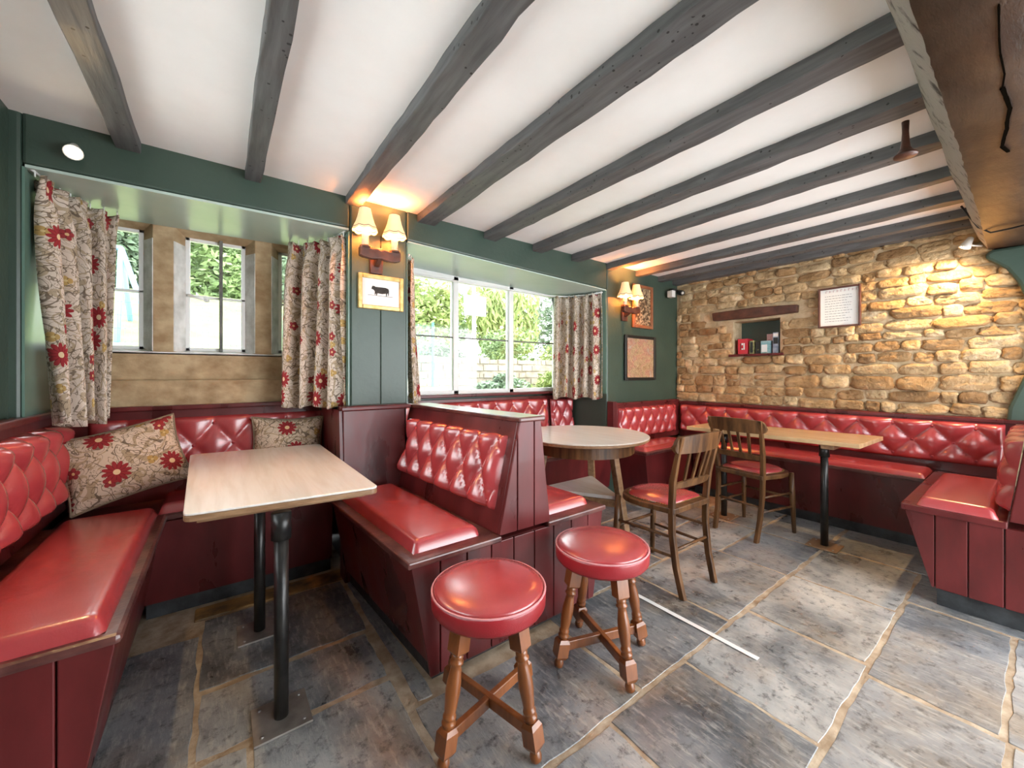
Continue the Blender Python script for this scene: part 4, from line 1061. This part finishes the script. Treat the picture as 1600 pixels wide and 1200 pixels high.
# beyond window one
HT = [(-5.4, 15, 4.5, 'leaf_a', 'dense hedge tree left of the swing frame'), (-2.65, 15, 4.6, 'leaf_c', 'dense hedge tree behind the swing frame'),
      (.1, 15, 4.6, 'leaf_a', 'dense hedge tree behind the barred casement'), (2.85, 15, 4.7, 'leaf_c', 'dense hedge tree at the right of the stone window'),
      (-4.6, 18.8, 6.2, 'leaf_c', 'taller tree behind the hedge, far left'), (-1.3, 18.8, 6.3, 'leaf_a', 'taller tree behind the hedge, above the barred casement'), (2.0, 18.8, 6.3, 'leaf_c', 'taller tree behind the hedge, far right')]
for i, (x, y, zc, mt, lb_) in enumerate(HT):
    k = 1.15 if y < 16 else 1.35
    tree('hedge_tree', lb_, x, y, ground(x, y), zc, k, 1.6 if y < 16 else 2.2, mt, 5500, .12, 40+i)
# beyond window two
for i, (x, y, zc, r1, r2, mt, n, lb_, dr) in enumerate([(5.6, 12.2, 3.3, 1.3, 1.5, 'leaf_b', 3800, 'yellow-green tree seen through the left pane of the white window', 0),
        (8.8, 17.2, 3.9, 2.0, 2.0, 'leaf_a', 3800, 'mid-green tree behind the basketball backboard', 0), (9.6, 13.6, 3.3, 1.6, 1.8, 'leaf_b', 4200, 'pale weeping willow right of the backboard', .9),
        (14.6, 15.5, 3.2, 2.0, 1.8, 'leaf_c', 3800, 'grey-green tree seen through the right pane of the white window', 0), (8.6, 21.5, 5.2, 2.0, 2.4, 'leaf_c', 3000, 'blue-green tree at the left edge of the white window', 0)]):
    tree('garden_tree', lb_, x, y, ground(x, y), zc, r1, r2, mt, n, .10, 60+i, drop=dr)
for i, (x, y, zc, r1, r2, mt, lb_) in enumerate([(6.3, 8.6, 1.75, .9, .55, 'leaf_a', 'round green shrub above the garden wall'), (8.4, 8.8, 1.6, .8, .45, 'leaf_b', 'yellow-green shrub on the garden wall, right pane'), (4.2, 8.4, 1.55, .7, .4, 'leaf_c', 'low shrub on the garden wall, left pane'), (4.6, 6.55, .95, .5, .22, 'leaf_c', 'low grey-green plant before the garden wall, left pane'), (5.9, 6.5, .9, .5, .28, 'leaf_b', 'low yellowish plant before the garden wall, middle pane'), (7.3, 6.55, .9, .5, .25, 'leaf_a', 'low green plant before the garden wall, right pane')]):
    tree('garden_shrub', lb_, x, y, ground(x, y), zc, r1, r2, mt, 1800, .06, 80+i, trunk=False)
g = G(); g.box(2.4, 13, 7.2, 7.6, .2, 1.42)
gw = g.build('garden_wall', 'gardenstone'); tag(gw, 'low rubble garden wall outside the white window', 'wall')
rn = random.Random(9)
z_ = .45
GWC = 0
while z_ < 1.40:
    x_ = 2.7
    while x_ < 9.5:
        wd = rn.uniform(.10, .42); hh = .15-rn.uniform(0, .05)
        o = G().box(x_+.01, x_+wd-.01, 7.2-rn.uniform(.015, .045), 7.22, z_+.008, z_+hh-.008).build('stone', 'gardenstone', gw, bevel=0); x_ += wd; GWC += 1
    z_ += .155
sw = thing('swing_frame', 'pale blue metal A-frame swing on the lawn', 'swing', (-1.3, 10, ground(-1.3, 10)))
gz = ground(-1.3, 10)
for a, b in (((-1.52, 10, gz-.1), (-1.52, 10.4, 3.55)), ((-.95, 10, gz-.1), (-1.52, 10.4, 3.55)), ((-1.52, 11.6, gz+.2), (-1.52, 10.4, 3.55))):
    G().tube([a, b], .045, 8).build('leg', 'bluepaint', sw)
G().tube([(-4.0, 10.4, 3.55), (-1.50, 10.4, 3.55)], .045, 8).build('top_bar', 'bluepaint', sw)
fe = thing('mesh_fence', 'thin wire mesh fence on the lawn outside the stone window', 'fence', (0, 7, ground(0, 7)))
gz = ground(0, 7)
for k in range(6): G().box(-3.2+1.3*k-.02, -3.2+1.3*k+.02, 6.98, 7.02, gz-.1, gz+1.15).build('post', 'greenmetal', fe)
g = G()
for k in range(7): g.box(-3.2, 3.3, 6.998, 7.002, gz+.05+.17*k, gz+.054+.17*k)
for k in range(100): g.box(-3.2+.065*k, -3.196+.065*k, 6.998, 7.002, gz, gz+1.1)
g.build('wire_mesh', 'greenmetal', fe)
bb = thing('basketball_hoop', 'white basketball backboard on a post outside the white window', 'hoop', (7.3, 12.2, ground(7.3, 12.2)))
G().box(6.85, 7.75, 12.0, 12.04, 3.25, 3.95).build('backboard', 'white', bb)
G().box(7.25, 7.35, 12.05, 12.15, .3, 4.6).build('post', 'white', bb)
g = G(); g.tube([(7.3+.2*math.cos(2*PI*k/16), 11.8+.2*math.sin(2*PI*k/16), 3.35) for k in range(17)], .012, 6); g.build('rim', 'white', bb)
